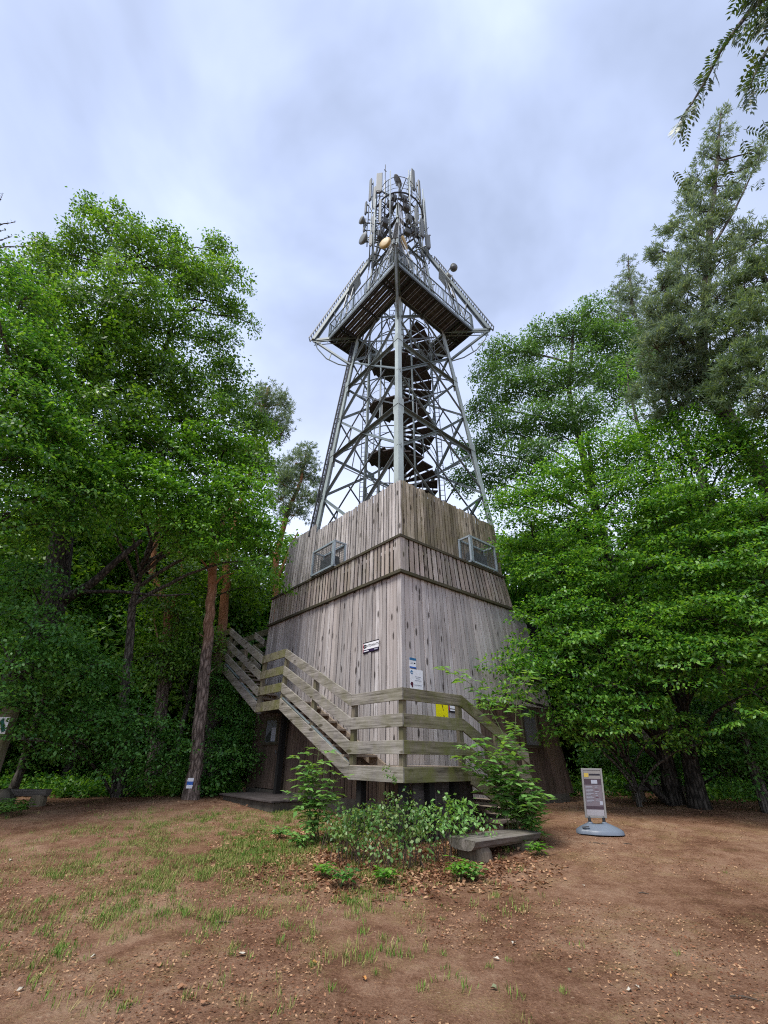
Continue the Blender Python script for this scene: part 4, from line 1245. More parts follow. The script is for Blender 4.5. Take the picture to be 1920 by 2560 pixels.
oak = LB((235, 525, 10.5, .75), (290, 560, 10.5, 1.0), (205, 620, 11, 1.2), (135, 640, 11, 1.0), (105, 700, 11, 1.3), (345, 640, 10.8, 1.3), (420, 610, 11.2, .9), (450, 670, 11.3, 1.0),
         (550, 620, 12, .75), (560, 690, 12, .95), (500, 730, 11.5, 1.3), (585, 775, 12.5, .7), (625, 808, 12.8, .35), (330, 740, 10, 1.6), (215, 790, 10, 1.6), (95, 810, 10, 1.5), (420, 830, 11.5, 1.4),
         (535, 850, 12.2, 1.1), (300, 890, 10.8, 1.6), (165, 930, 10, 1.6), (440, 960, 12, 1.4), (570, 950, 13, 1.1), (520, 1050, 12.5, 1.3), (640, 1075, 14, 1.0), (620, 1140, 13.5, 1.1), (345, 1050, 11.2, 1.5),
         (230, 1090, 10.8, 1.5), (70, 1050, 10, 1.5), (600, 1010, 13.5, .9), (460, 1130, 12.5, 1.2), (380, 940, 11.5, 1.3))
o_tr = [(-9.9, 12.0, .5), at(125, 1560, 12), at(150, 1380, 12), at(165, 1200, 11.8), at(215, 1020, 11.4), at(265, 850, 11.0), at(290, 680, 10.7)]
tree('oak_tree', 'tall broad crowned oak filling the upper left, its ragged crown against the sky', 'broad', o_tr, oak, 'leaf_oak', 'bark_oak', .42, .05, 21, L=.105, W=.056, per=120, dens=.78, flat=.45, upw=.55, cr=(.28, .56), shell=.45, grow=.92,
     extra=[([at(160, 1500, 12), at(230, 1460, 11.8), at(300, 1395, 11.6), at(355, 1350, 11.5)], .15, .06), ([at(200, 1480, 11.8), at(290, 1478, 11.8), at(400, 1490, 12), at(475, 1485, 12.2)], .06, .02),
            ([at(215, 1020, 11.4), at(330, 960, 11.6), at(400, 900, 11.8), at(440, 800, 11.8), at(510, 755, 12)], .13, .03), ([at(180, 1230, 11.8), at(340, 1130, 12), at(430, 1060, 12.3), at(510, 1030, 12.5)], .10, .03)])
horn_l = LB((480, 1240, 12.2, 1.2), (570, 1230, 12.6, 1.1), (630, 1290, 13, .9), (380, 1220, 11.5, 1.1), (640, 1400, 13.2, .8), (540, 1340, 12.6, 1.0), (470, 1340, 12.3, .8), (600, 1200, 13.2, .9), (290, 1190, 11, 1.0), (640, 1340, 13.3, .7), (200, 1230, 10.6, .9), (400, 1130, 11.6, 1.0), (300, 1280, 11.2, .6), (430, 1320, 12, .7), (560, 1130, 12.8, .9))
tree('hornbeam_tree', 'bright green hornbeam whose low canopy spreads below the oak left of the tower', 'broad', [(-7.4, 14.6, .6), at(330, 1500, 14), at(380, 1350, 13.2), at(450, 1270, 12.6)], horn_l, 'leaf_fresh', 'bark_grey', .14, .04, 22,
     L=.10, W=.054, per=95, dens=.62, flat=.14, upw=1.5, cr=(.36, .75), shell=.3)
edge_l = LB((15, 690, 8.2, .9), (45, 760, 8.4, 1.0), (20, 860, 8.4, 1.2), (85, 920, 8.8, 1.1), (20, 1000, 8.6, 1.2), (90, 1080, 9, 1.1), (20, 1150, 8.8, 1.2), (110, 1190, 9.4, 1.1), (180, 1130, 9.6, .9), (40, 1280, 9.2, 1.1), (200, 1240, 10, .9), (120, 1310, 9.8, .9))
tree('hornbeam_tree', 'light green hornbeam cut off by the left picture edge, in front of the oak', 'broad', [(-10.6, 9.3, .3), (-10.3, 9.2, 4), (-10.4, 9.0, 8), (-10.6, 8.8, 12)], edge_l, 'leaf_horn', 'bark_grey', .2, .05, 23,
     L=.08, W=.046, per=110, dens=.75, flat=.16, upw=1.3, cr=(.34, .7), shell=.3,
     extra=[([(-10.6, 8.8, 11), at(-60, 610, 6.0), at(0, 560, 5.2), at(38, 556, 5.0)], .03, .004), ([(-10.6, 8.8, 11), at(-60, 640, 6), at(0, 617, 5), at(72, 614, 5)], .03, .003), ([at(-60, 610, 6.0), at(0, 600, 5), at(30, 592, 5)], .012, .003), ([at(-60, 560, 6), at(0, 502, 5), at(7, 485, 5)], .02, .003)])
und = LB((60, 1450, 10.5, .9), (90, 1580, 11, 1.0),  (150, 1680, 11.8, 1.0), (30, 1660, 10.2, .9), (220, 1680, 12.5, .7))
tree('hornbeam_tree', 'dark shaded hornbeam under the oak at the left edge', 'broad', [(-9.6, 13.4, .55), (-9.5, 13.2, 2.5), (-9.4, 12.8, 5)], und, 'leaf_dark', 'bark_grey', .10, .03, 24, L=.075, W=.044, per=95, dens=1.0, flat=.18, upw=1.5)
und2 = LB((230, 1800, 12.6, .7), (310, 1790, 13.2, .75), (180, 1850, 12.3, .65), (370, 1850, 13.6, .75), (440, 1880, 14.2, .6), (290, 1880, 13.2, .6), (400, 1930, 14, .5), (90, 1780, 11.7, .7), (60, 1850, 11.4, .6))
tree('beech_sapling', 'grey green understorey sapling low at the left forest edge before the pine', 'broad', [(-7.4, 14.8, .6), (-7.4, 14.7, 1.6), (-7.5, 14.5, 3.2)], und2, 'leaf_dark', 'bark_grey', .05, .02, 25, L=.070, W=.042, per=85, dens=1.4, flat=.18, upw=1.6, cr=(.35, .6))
und3 = LB((560, 1890, 15.2, .7), (600, 1840, 15.8, .7), (570, 1780, 16.2, .8), (620, 1900, 15.6, .5), (600, 1740, 16.4, .7), (535, 1930, 14.9, .5), (560, 1700, 16.5, .7))
tree('beech_sapling', 'low layered sapling between the leaning pine and the timber building', 'broad', [(-5.9, 16.2, .6), (-5.9, 16.2, 1.6), (-5.8, 16.3, 3.2)], und3, 'leaf_dark', 'bark_grey', .05, .02, 26, L=.070, W=.040, per=85, dens=1.4, flat=.18, upw=1.6, cr=(.35, .6))
mid = LB((420, 1520, 15.5, 1.1), (480, 1620, 16, 1.1), (390, 1640, 15, 1.0), (650, 1470, 18, .9), (460, 1440, 16, 1.0), (590, 1420, 17, 1.0))
tree('hornbeam_tree', 'thin hornbeam behind the forked trunk, between pine and oak', 'broad', [(-7.2, 17.2, .6), (-7.0, 17.0, 4), (-6.8, 16.8, 8)], mid, 'leaf_oak', 'bark_grey', .10, .03, 27, L=.09, W=.048, per=62, dens=1.0, flat=.25, upw=1.1)

# pines on the left
ptr = [at(476, 2000, 14.1), at(492, 1900, 14.1), at(510, 1700, 14.15), at(524, 1560, 14.2), at(532, 1430, 14.3), at(545, 1330, 14.6), at(600, 1180, 15.4), at(650, 1050, 16), at(672, 970, 16.2)]
pine1 = tree('pine_tree', 'leaning pine with a blue and white trail mark on its trunk beside the stair', 'pine', ptr, LB((672, 985, 16.2, .6), (650, 1010, 16, .7), (700, 1010, 16.4, .6), (690, 1050, 16.2, .7), (640, 1060, 15.8, .7), (700, 1090, 16.2, .55)), 'needle', 'bark_pine', .20, .07, 31, extra=[([at(514, 1690, 14.1), at(536, 1672, 14.0)], .035, .012), ([at(520, 1600, 14.2), at(498, 1584, 14.1)], .03, .010), ([at(500, 1800, 14.1), at(478, 1792, 14.0)], .025, .008), ([at(530, 1470, 14.3), at(556, 1440, 14.2), at(585, 1432, 14.1)], .05, .012), ([at(532, 1440, 14.3), at(505, 1400, 14.2), at(480, 1385, 14.1)], .05, .012)])
mbm = MB(); ctr = at(480, 1958, 14.1); bx = ctr - np.array(pine1.location)
R_ = .262
for (za, zb, mt) in ((.13, .05, 'white'), (.05, -.03, 'bluemark'), (-.03, -.11, 'white')):
    mb = MB(); vs = []; n = 8
    for z in (zb, za):
        for k in range(n + 1):
            a = -PI / 2 + .12 + (k / n - .5) * .62; vs.append((bx[0] - .005 + R_ * math.cos(a), bx[1] + .03 + R_ * math.sin(a), bx[2] + z))
    mb.add(vs, [(k, k + 1, n + 2 + k, n + 1 + k) for k in range(n)])
    mb.build('trail_mark', M[mt], pine1)
ptr2 = [(-6.1, 17.4, .6), at(566, 1470, 17.3), at(566, 1400, 17.4), at(600, 1250, 18), at(640, 1150, 18.6)]
tree('pine_tree', 'orange barked pine close behind the leaning one', 'pine', ptr2, LB((640, 1140, 18.6, .8), (600, 1150, 18.2, .7), (670, 1180, 18.6, .7)), 'needle', 'bark_pine', .20, .08, 32)
ptr3 = [(-5.2, 21.5, .6), at(690, 1500, 21.5), at(688, 1400, 21.5), at(715, 1290, 21.5), at(750, 1210, 21.6), at(765, 1140, 21.6)]
tree('pine_tree', 'pine with tawny branches right at the left corner of the palisade', 'pine', ptr3, LB((768, 1135, 21.6, .7), (740, 1160, 21.5, .9), (775, 1190, 21.8, .8), (720, 1200, 21.4, .9), (760, 1240, 21.6, .9), (705, 1250, 21.3, .9), (735, 1290, 21.5, .8), (690, 1200, 21.5, .7)), 'needle', 'bark_pine', .22, .06, 33,
     extra=[([at(688, 1460, 21.5), at(705, 1420, 21.4), at(725, 1370, 21.5), at(745, 1330, 21.6)], .09, .03), ([at(688, 1400, 21.5), at(670, 1340, 21.3), at(660, 1290, 21.2)], .07, .02)])
ptr4 = [at(410, 1860, 16.0), at(415, 1650, 16), at(422, 1530, 16), at(400, 1480, 16), at(378, 1430, 15.9), at(392, 1340, 15.9), at(400, 1280, 15.9)]
tree('forked_tree', 'bare forked trunk with a kinked reddish limb left of the leaning pine', 'broad', ptr4, LB((400, 1290, 15.9, .5), (450, 1380, 16.2, .5)), 'leaf_oak', 'bark_pine', .20, .07, 34,
     extra=[([at(422, 1540, 16), at(440, 1490, 16.1), at(455, 1430, 16.2), at(452, 1380, 16.3)], .09, .03), ([at(414, 1650, 16), at(390, 1580, 16), at(382, 1520, 16)], .05, .02), ([at(424, 1720, 16.6), at(440, 1620, 16.6), at(446, 1500, 16.6)], .08, .05)])
tree('pine_tree', 'short orange trunked pine glimpsed left of the forked tree', 'pine', [(-9.6, 19, .6), at(352, 1570, 19), at(375, 1450, 19), at(385, 1380, 19)], LB((380, 1350, 19, .9), (330, 1330, 18.8, .9), (430, 1330, 19, .9)), 'needle_far', 'bark_pine', .28, .10, 35)

# right side
r2 = LB((1470, 785, 15, .9), (1490, 840, 15, 1.0), (1420, 830, 15.4, 1.0), (1340, 845, 15.8, .9), (1310, 890, 16, 1.0), (1245, 880, 16.5, .85), (1220, 940, 16.7, .9), (1265, 980, 16.3, 1.1), (1350, 960, 15.8, 1.2), (1440, 930, 15.2, 1.2), (1540, 860, 15, 1.1),
        (1540, 960, 14.8, 1.2), (1200, 1030, 17, .85), (1260, 1080, 16.4, 1.1), (1350, 1060, 15.6, 1.2), (1450, 1040, 15, 1.2), (1190, 1130, 17.2, .8), (1240, 1190, 16.8, .9), (1165, 1200, 17.6, .7), (1330, 1150, 15.6, 1.1), (1600, 900, 14.8, 1.0))
tree('maple_tree', 'fine leaved grey green maple right behind the tower, top against the sky', 'broad', [(9.6, 17.2, .6), (9.6, 16.9, 6), (9.4, 16.4, 12), (9.3, 15.8, 18), (10.2, 15.2, 22)], r2, 'leaf_grey', 'bark_grey', .26, .05, 41, L=.105, W=.052, per=90, dens=1.3, flat=.35, upw=.7, shell=.3, cr=(.3, .6), grow=1.12)
r1a = LB((1275, 1260, 13.2, .75), (1330, 1230, 13, 1.0), (1420, 1200, 12.6, 1.2), (1520, 1130, 12.2, 1.3), (1270, 1360, 13.2, .55), (1330, 1340, 12.8, .9), (1430, 1310, 12.4, 1.1), (1540, 1260, 12, 1.2), (1330, 1440, 12.6, .6), (1400, 1430, 12.2, .9), (1500, 1400, 12, 1.0),
         (1380, 1530, 12.0, .55), (1440, 1510, 11.9, .8), (1530, 1500, 11.8, .9), (1620, 1170, 11.8, 1.2), (1640, 1300, 11.6, 1.2), (1620, 1420, 11.6, 1.0), (1400, 1590, 11.8, .5), (1470, 1600, 11.6, .7), (1345, 1650, 12.2, .42), (1315, 1610, 12.2, .5), (1285, 1685, 12.0, .40), (1335, 1700, 11.9, .45), (1400, 1680, 11.8, .5), (1265, 1735, 11.9, .25), (1300, 1540, 12.6, .35))
tree('hornbeam_tree', 'big bright hornbeam leaning against the right wall of the timber building', 'broad', [(8.1, 14.2, .6), (8.0, 13.9, 3), (7.6, 13.4, 6), (7.4, 13.0, 9), (7.6, 12.6, 12)], r1a, 'leaf_horn', 'bark_oak', .20, .05, 42, L=.082, W=.045, per=125, dens=.58, flat=.10, upw=1.8, cr=(.36, .75), shell=.3)
r1b = LB((1720, 1130, 11.2, 1.2), (1830, 1130, 10.6, 1.2), (1900, 1100, 10.2, 1.1), (1730, 1270, 11, 1.2), (1840, 1260, 10.5, 1.2), (1910, 1300, 10.2, 1.1), (1720, 1400, 11, 1.1), (1830, 1400, 10.6, 1.2), (1900, 1450, 10.2, 1.1), (1650, 1530, 11.2, 1.0), (1780, 1550, 10.8, 1.1), (1890, 1600, 10.4, 1.1),
         (1620, 1640, 11.5, .9), (1740, 1660, 11, 1.0), (1880, 1730, 10.6, 1.0), (1560, 1580, 11.6, .7), (1660, 1060, 11.8, .9), (1800, 1030, 11.2, 1.0))
tree('hornbeam_tree', 'deep green hornbeam filling the right picture edge, its dark trunk near the path', 'broad', [at(1745, 2010, 13.6), at(1720, 1880, 13.5), at(1700, 1720, 13.2), at(1720, 1500, 12.6), at(1760, 1300, 12)], r1b, 'leaf_horn', 'bark_oak', .22, .06, 43, L=.08, W=.044, per=125, dens=.50, flat=.10, upw=1.8, cr=(.38, .80), shell=.3,
     extra=[([at(1705, 1700, 13.2), at(1660, 1720, 12.9), at(1600, 1725, 12.6)], .10, .03), ([at(1715, 1560, 12.7), at(1800, 1560, 12.2), at(1900, 1480, 11.8)], .09, .05), ([at(1712, 1620, 12.9), at(1620, 1590, 12.6), at(1540, 1600, 12.4)], .08, .03)])
r1c = LB((1480, 1720, 11.8, .6), (1550, 1720, 11.8, .65), (1620, 1770, 11.9, .6), (1430, 1760, 11.9, .5), (1500, 1790, 11.9, .55), (1580, 1810, 12, .55), (1680, 1820, 12, .5), (1400, 1810, 12.2, .4), (1730, 1870, 12.1, .4), (1640, 1690, 12, .6), (1460, 1840, 12.4, .4))
tree('hornbeam_sapling', 'leafy hornbeam sapling with layered sprays above the pavement sign', 'broad', [(7.0, 14.0, .6), (6.9, 13.8, 1.6), (6.7, 13.2, 3.4)], r1c, 'leaf_horn', 'bark_grey', .06, .02, 44, L=.078, W=.043, per=84, dens=1.4, flat=.10, upw=2.0, cr=(.32, .6), shell=.3)
r1d = LB((1540, 1890, 14.5, .6), (1600, 1900, 14.8, .6), (1500, 1870, 14.4, .5), (1660, 1920, 15, .5), (1780, 1800, 13.5, .9), (1860, 1850, 13, .8), (1800, 1920, 13.6, .6), (1890, 1930, 13, .6))
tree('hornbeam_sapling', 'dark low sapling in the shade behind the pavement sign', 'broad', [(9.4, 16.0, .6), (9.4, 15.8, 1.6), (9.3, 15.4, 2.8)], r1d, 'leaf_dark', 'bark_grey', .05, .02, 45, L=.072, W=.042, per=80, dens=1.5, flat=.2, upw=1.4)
lar = LB((1568, 915, 12.6, .28), (1572, 950, 12.6, .36), (1575, 990, 12.6, .45), (1572, 1040, 12.5, .55), (1580, 1095, 12.4, .65), (1540, 1080, 12.5, .5), (1620, 1090, 12.3, .5))
tree('larch_tree', 'young bright green larch spire in front of the maple', 'broad', [(9.6, 12.9, .55), (9.8, 12.8, 8), at(1575, 1000, 12.6), at(1567, 905, 12.6)], lar, 'leaf_fresh', 'bark_grey', .10, .02, 46, L=.08, W=.03, per=46, dens=3.2, flat=.5, upw=.8, cr=(.22, .4), limb=.1)
r3 = LB((1570, 655, 16, .32), (1568, 690, 16, .42), (1590, 715, 16, .42), (1545, 730, 16, .45), (1575, 750, 16, .6), (1525, 770, 16, .42), (1610, 770, 16, .5), (1560, 800, 16, .7), (1600, 830, 15.8, .7), (1640, 820, 15.8, .6), (1530, 810, 16, .4), (1620, 880, 15.6, .8), (1660, 900, 15.4, .8))
tree('pine_tree', 'slim pine spire standing between the maple and the tall right pine', 'pine', [(14.6, 17, .6), (14.9, 16.6, 12), at(1620, 890, 15.8), at(1580, 760, 16), at(1570, 640, 16)], r3, 'needle', 'bark_grey', .2, .03, 47, dens=1.3, limb=-.15)
r5 = LB((1803, 285, 9, .26), (1778, 325, 9, .34), (1805, 340, 9, .36), (1760, 385, 9, .46), (1800, 395, 9, .42), (1745, 450, 9, .52), (1790, 465, 9, .52), (1715, 505, 9, .48), (1750, 530, 9, .62), (1690, 565, 9, .48), (1740, 600, 9, .72), (1795, 560, 9, .52), (1845, 455, 8.8, .46), (1885, 415, 8.7, .44), (1908, 365, 8.6, .36),
        (1830, 500, 8.9, .5), (1665, 630, 9, .48), (1715, 675, 9, .8), (1680, 700, 9, .6), (1800, 655, 8.8, .7), (1865, 580, 8.7, .55), (1905, 600, 8.6, .55), (1655, 725, 9, .5), (1720, 765, 9, .8), (1650, 790, 9.2, .6), (1790, 745, 8.8, .8), (1700, 850, 9.2, .8), (1640, 870, 9.4, .6), (1770, 840, 9, .7), (1660, 940, 10, .7), (1710, 930, 10, .8), (1760, 970, 10.2, .8), (1620, 960, 11, .7), (1690, 1000, 10.5, .8))
r5t = [(12.4, 11.2, .55), at(1800, 1010, 11), at(1752, 900, 10), at(1762, 760, 9.3), at(1772, 597, 9), at(1790, 440, 9), at(1803, 280, 9)]
tree('pine_tree', 'tallest pine at the right, blue green with its tip under the hanging rowan leaves', 'pine', r5t, r5, 'needle', 'bark_grey', .24, .03, 48, dens=1.05, limb=.25, cr=.30, extra=[([at(1768, 640, 9), at(1840, 520, 8.8), at(1900, 390, 8.6)], .06, .02), ([at(1752, 900, 10), at(1690, 830, 9.6), at(1640, 800, 9.4)], .06, .02)])
r6 = LB((1900, 690, 8.2, .8), (1885, 790, 8.2, .9), (1910, 890, 8.2, .9), (1840, 850, 8.6, .8), (1830, 950, 8.8, .8), (1905, 990, 8.4, .9), (1860, 720, 8.4, .6))
tree('pine_tree', 'olive green pine cut off by the right picture edge', 'pine', [(12.6, 8.6, .35), (12.2, 8.4, 7), (12.1, 8.3, 12), (12.3, 8.2, 16)], r6, 'needle_far', 'bark_grey', .22, .05, 49, dens=1.15, cr=.30)

# ---- background wood: three trees built once and copied
def bg_proto(seed, kind):
    rng = np.random.default_rng(seed); L = []
    for k in range(11):
        a = rng.uniform(0, 2 * PI); z = 2.2 + 9.8 * (k / 10) + rng.uniform(-.6, .6); r = (1.9 - .11 * abs(z - 6)) * rng.uniform(.8, 1.15)
        L.append((np.array([math.cos(a) * r * .9, 400 + math.sin(a) * r * .9, .6 + z]), r * .95))
    g = float(gz(0, 400))
    return tree('broadleaf_tree', 'broadleaf tree among the crowded dark wood behind the clearing', 'broad', [(0, 400, g), (.1, 400.1, 5), (0, 400, 9), (.2, 400, 12.5)], L, kind, 'bark_grey', .17, .05, seed,
                group='trees of the wood around the clearing', L=.19, W=.10, per=26, dens=.75, flat=.3, upw=1.0, cr=(.5, .9), twigs=3)


protos = [bg_proto(61, 'leaf_horn'), bg_proto(62, 'leaf_oak'), bg_proto(63, 'leaf_horn')]
spots = [(-16, 14.5), (-13.5, 17), (-15.5, 20.5), (-11.5, 18.5), (-9.2, 20.5), (-12, 23), (-7.6, 23.5), (-4.6, 25.5), (-9.6, 26.5), (-13.6, 27), (-18.5, 17.5), (-18, 24), (-1.2, 27), (-6.2, 29), (-15.5, 31), (-21, 21),
         (3.5, 26), (7.5, 23), (11, 20.5), (14.5, 19), (13.2, 15.6), (16.5, 15.5), (10.4, 24.5), (18, 20), (15.5, 24), (17.5, 11.5), (20, 15.5), (12.5, 28), (6.5, 28.5), (21.5, 19.5), (-17.5, 11.2), (18.5, 8.0)]
for i, (x, y) in enumerate(spots):
    p = protos[i % 3]
    if i < 3: o = p
    else:
        o = p.copy(); COL.objects.link(o)
        for ch in p.children:
            c2 = ch.copy(); COL.objects.link(c2); c2.parent = o
    o.location = (x, y, float(gz(x, y)) - .05); o.rotation_euler = (0, 0, (i * 2.4) % 6.28)
    k = .82 + .30 * ((i * 7) % 5) / 4; o.scale = (k, k, k * (1.0 if abs(x) > 8 else .9))
    o['label'] = ('broadleaf tree in the dense wood behind the clearing on the left side of the tower' if x < 1 else 'broadleaf tree in the dense wood behind the clearing on the right side of the tower')
    o['group'] = 'trees of the wood, left' if x < 1 else 'trees of the wood, right'

# ---- rowan overhanging the camera at the upper right: pinnate leaves
def pinnate(G, S, p, d, nrm, L, n, lw, rng, droop=.25):
    """one compound leaf: n pairs of leaflets along a stalk"""
    d = d / np.linalg.norm(d); s = np.cross(nrm, d); s /= np.linalg.norm(s); nn = np.cross(d, s)
    t = np.linspace(0, 1, n + 2)
    pts = p + np.outer(t * L, d) - np.outer(t * t * L * droop, np.array([0, 0, 1.]))
    v, q = np_tube(pts, np.linspace(.0022, .001, n + 2) * (L / .2), 4); S.add(v, q)
    c, dd, N, LL, WW = [], [], [], [], []
    for k in range(1, n + 2):
        for sg in (-1, 1):
            c.append(pts[k]); f = .62 + .3 * math.sin(PI * k / (n + 1.5))
            dd.append(d * (.55 if k <= n else 1.6) + s * sg * (1 if k <= n else .4) + rng.normal(0, .10, 3) - np.array([0, 0, .15])); N.append(nn + rng.normal(0, .15, 3)); LL.append(lw * f * rng.uniform(.85, 1.15)); WW.append(lw * f * .40)
    G.leaves(leaf_quads(np.array(c), np.array(dd), np.array(N), LL, WW, .1))


def rowan():
    rng = np.random.default_rng(71)
    base = np.array([6.4, 1.9, float(gz(6.4, 1.9))])
    e = empty('rowan_tree', base, 0, 'rowan with feathery leaflets hanging into the upper right corner', 'tree')
    T_, G, S = Geo(), Geo(), Geo()
    top = np.array([5.6, 1.5, 8.6])
    pth = bend(base - (0, 0, .1), top, .0, rng, 12, .12); v, q = np_tube(pth, np.linspace(.13, .05, 12), 10); T_.add(v, q)
    runs = [[(2000, -60, 1.1), (1880, 20, 1.25), (1835, 80, 1.3), (1800, 130, 1.35), (1765, 200, 1.42), (1730, 258, 1.48), (1700, 300, 1.5)],
            [(2050, -30, 1.1), (1960, 60, 1.15), (1915, 130, 1.22), (1885, 190, 1.28), (1872, 225, 1.3)],
            [(2000, -60, 1.1), (1930, -10, 1.1), (1880, -20, 1.05)], [(2000, -60, 1.1), (1950, 20, 1.0), (1900, 40, 1.0)]]
    for r, run in enumerate(runs):
        P_ = np.array([at(*k) for k in run]); v, q = np_tube(np.vstack([top[None], P_]), np.linspace(.03, .004, len(P_) + 1), 6); T_.add(v, q)
        t = np.linspace(.15, 1, (34, 20, 40, 44)[r])
        for k, u in enumerate(t):
            f = u * (len(P_) - 1); i = min(int(f), len(P_) - 2); p = P_[i] * (1 - f + i) + P_[i + 1] * (f - i); d0 = P_[i + 1] - P_[i]; d0 /= np.linalg.norm(d0)
            side = np.cross(d0, (0, 0, 1)); side /= np.linalg.norm(side)
            d = d0 * .8 + side * (.75 if k % 2 else -.75) * rng.uniform(.3, 1.1) + np.array([0, 0, -.2]) + rng.normal(0, .3, 3)
            pinnate(G, S, p, d, np.array([rng.normal(0, .4), -.5 + rng.normal(0, .3), .8]), rng.uniform(.15, .23), 6, .072, rng, .12)
    # rest of the crown, above and right of the frame
    for k in range(240):
        p = np.array([5.4, 1.4, 8.6]) + rng.normal(0, 1, 3) * np.array([.9, .9, .7])
        if p[0] < 4.2: continue
        pinnate(G, S, p, rng.normal(0, 1, 3), np.array([0, 0, 1.]) + rng.normal(0, .3, 3), .26, 6, .08, rng)
    T_.obj('trunk', M['bark_grey'], e, base, True); S.obj('leaf_stalks', M['stem'], e, base); G.obj('crown', M['leaf_rowan'], e, base)


rowan()
# beech twigs of the left edge tree
rng = np.random.default_rng(77); Gt = Geo(); Bt = Geo()
for run in ([(-80, 590, 5.3), (0, 561, 5.2), (20, 559, 5.1), (39, 553, 5.0)], [(-80, 640, 5.3), (0, 618, 5), (40, 618, 5), (74, 614, 5)], [(-60, 590, 5.2), (0, 576, 5), (15, 577, 5)], [(-60, 620, 5.2), (0, 602, 5), (30, 590, 5)], [(-60, 560, 5.3), (-5, 510, 5), (5, 482, 5)], [(-60, 660, 5.3), (0, 645, 5.1), (22, 650, 5.1), (60, 655, 5.1)], [(-60, 670, 5.3), (5, 655, 5.1), (30, 668, 5)]):
    P_ = np.array([at(*k) for k in run]); v, q = np_tube(P_, np.linspace(.008, .003, len(P_)), 4); Bt.add(v, q)
    for u in np.linspace(.3, 1, 11):
        f = u * (len(P_) - 1); i = min(int(f), len(P_) - 2); p = P_[i] * (1 - f + i) + P_[i + 1] * (f - i)
        d = rng.normal(0, 1, (1, 3)); G1 = leaf_quads(p[None], d, np.array([[0, -.7, .5]]) + rng.normal(0, .3, (1, 3)), [rng.uniform(.035, .07)], [.035]); Gt.leaves(G1)
tw_base = np.array([-9.6, 6.6, float(gz(-9.6, 6.6))])
e = empty('beech_tree', tw_base, 0, 'beech just outside the left picture edge with sparse dark twigs reaching in', 'tree')
tp = bend(tw_base, at(-150, 620, 5.6), 0, rng, 10, .1); v, q = np_tube(tp, np.linspace(.13, .04, 10), 9); Tg = Geo(); Tg.add(v, q)
for run in (590, 640, 560, 660, 620):
    b = bend(tp[-1], at(-70, run, 5.3), .02, rng, 5); v, q = np_tube(b, np.linspace(.03, .008, 5), 5); Tg.add(v, q)
Tg.obj('trunk', M['bark_grey'], e, tw_base, True); Bt.obj('branches', M['twig'], e, tw_base); Gt.obj('crown', M['leaf_rowan'], e, tw_base)

# the far wood behind everything: one mass
Gf = Geo(); rf = np.random.default_rng(131); fl = []
for k in range(330):
    a = rf.uniform(-1.25, 1.25); R = rf.uniform(30, 40); x, y = R * math.sin(a), R * math.cos(a) * .95 + 1.5
    fl.append((np.array([x, y, float(gz(x, y)) + rf.uniform(.3, 8.5)]), rf.uniform(1.3, 2.2)))
broad_crown(Gf, fl, rf, L=.24, W=.13, dens=.34, flat=.4, upw=.9, cr=(.6, 1.1), per=24, shell=.3)
tag(Gf.obj('far_woods', M['leaf_horn'], None, (0, 0, 0)), 'far wood beyond the near trees, one dark mass of leaves', 'wood', kind='stuff')

# ------------------------------------------------------------------ benches
def log_bench(loc, rz, L, Wd, th, seat_z, label, legs=True, split=True):
    z = float(gz(loc[0], loc[1]))
    e = empty('log_bench', (loc[0], loc[1], z), rz, label, 'bench')
    rng = random.Random(int(L * 100)); n = 12; m = 9
    vs, fs = [], []
    for i in range(n + 1):
        x = -L / 2 + L * i / n
        prof = []
        for k in range(m):               # split log: flat top, sides drawn in towards the sawn belly
            u = k / (m - 1) * 2 - 1
            prof.append((x + rng.uniform(-.004, .004), Wd / 2 * np.sign(u) * abs(u) ** .55 * (1 + rng.uniform(-.02, .02)), seat_z - .012 - th * (1 - abs(u) ** 3.0) * (1 + rng.uniform(-.05, .05))))
        prof += [(x, Wd / 2 - .012, seat_z + rng.uniform(-.004, .004)), (x, Wd / 6, seat_z + rng.uniform(-.004, .006)), (x, -Wd / 6, seat_z + rng.uniform(-.004, .006)), (x, -Wd / 2 + .012, seat_z + rng.uniform(-.004, .004))]
        vs += prof
    K = m + 4
    for i in range(n):
        for k in range(K): fs.append((i * K + k, i * K + (k + 1) % K, (i + 1) * K + (k + 1) % K, (i + 1) * K + k))
    fs += [tuple(range(K))[::-1], tuple(n * K + k for k in range(K))]
    MB().add(vs, fs).build('seat', M['logwood'], e)
    for sx in (-1, 1):
        mb = MB(); x = sx * L * .33
        hz_ = seat_z - th; q = []
        for z, k in ((-.08, 1.06), (hz_ * .55, 1.0), (hz_ + .02, .86)):
            for a in range(12):
                ca, sa = math.cos(a * PI / 6), math.sin(a * PI / 6)
                q.append((x + .17 * k * np.sign(ca) * abs(ca) ** .6 + rng.uniform(-.008, .008), Wd * .46 * k * np.sign(sa) * abs(sa) ** .6, z))
        mb.add(q, [(r * 12 + a, r * 12 + (a + 1) % 12, (r + 1) * 12 + (a + 1) % 12, (r + 1) * 12 + a) for r in range(2) for a in range(12)] + [tuple(24 + a for a in range(12))])
        mb.build('leg', M['logend'], e)
    return e


ax = np.array([math.cos(PSI), math.sin(PSI)])
bc = np.array([1.97, 9.12])
log_bench((bc[0], bc[1]), .67, 1.74, .62, .13, .505 - float(gz(1.97, 9.12)), 'low split log bench of grey wood in front of the bramble bush and stair')
lb = at(85, 1972, 12.5)
log_bench((lb[0] - .25, 12.6), .15, 1.05, .30, .14, .34, 'mossy log bench at the left forest edge beside the boulder')
rb_ = at(1655, 2005, 15)
log_bench((rb_[0], 15.1), -.1, 1.7, .36, .15, .40, 'dark log bench deep in the shade right of the pavement sign')


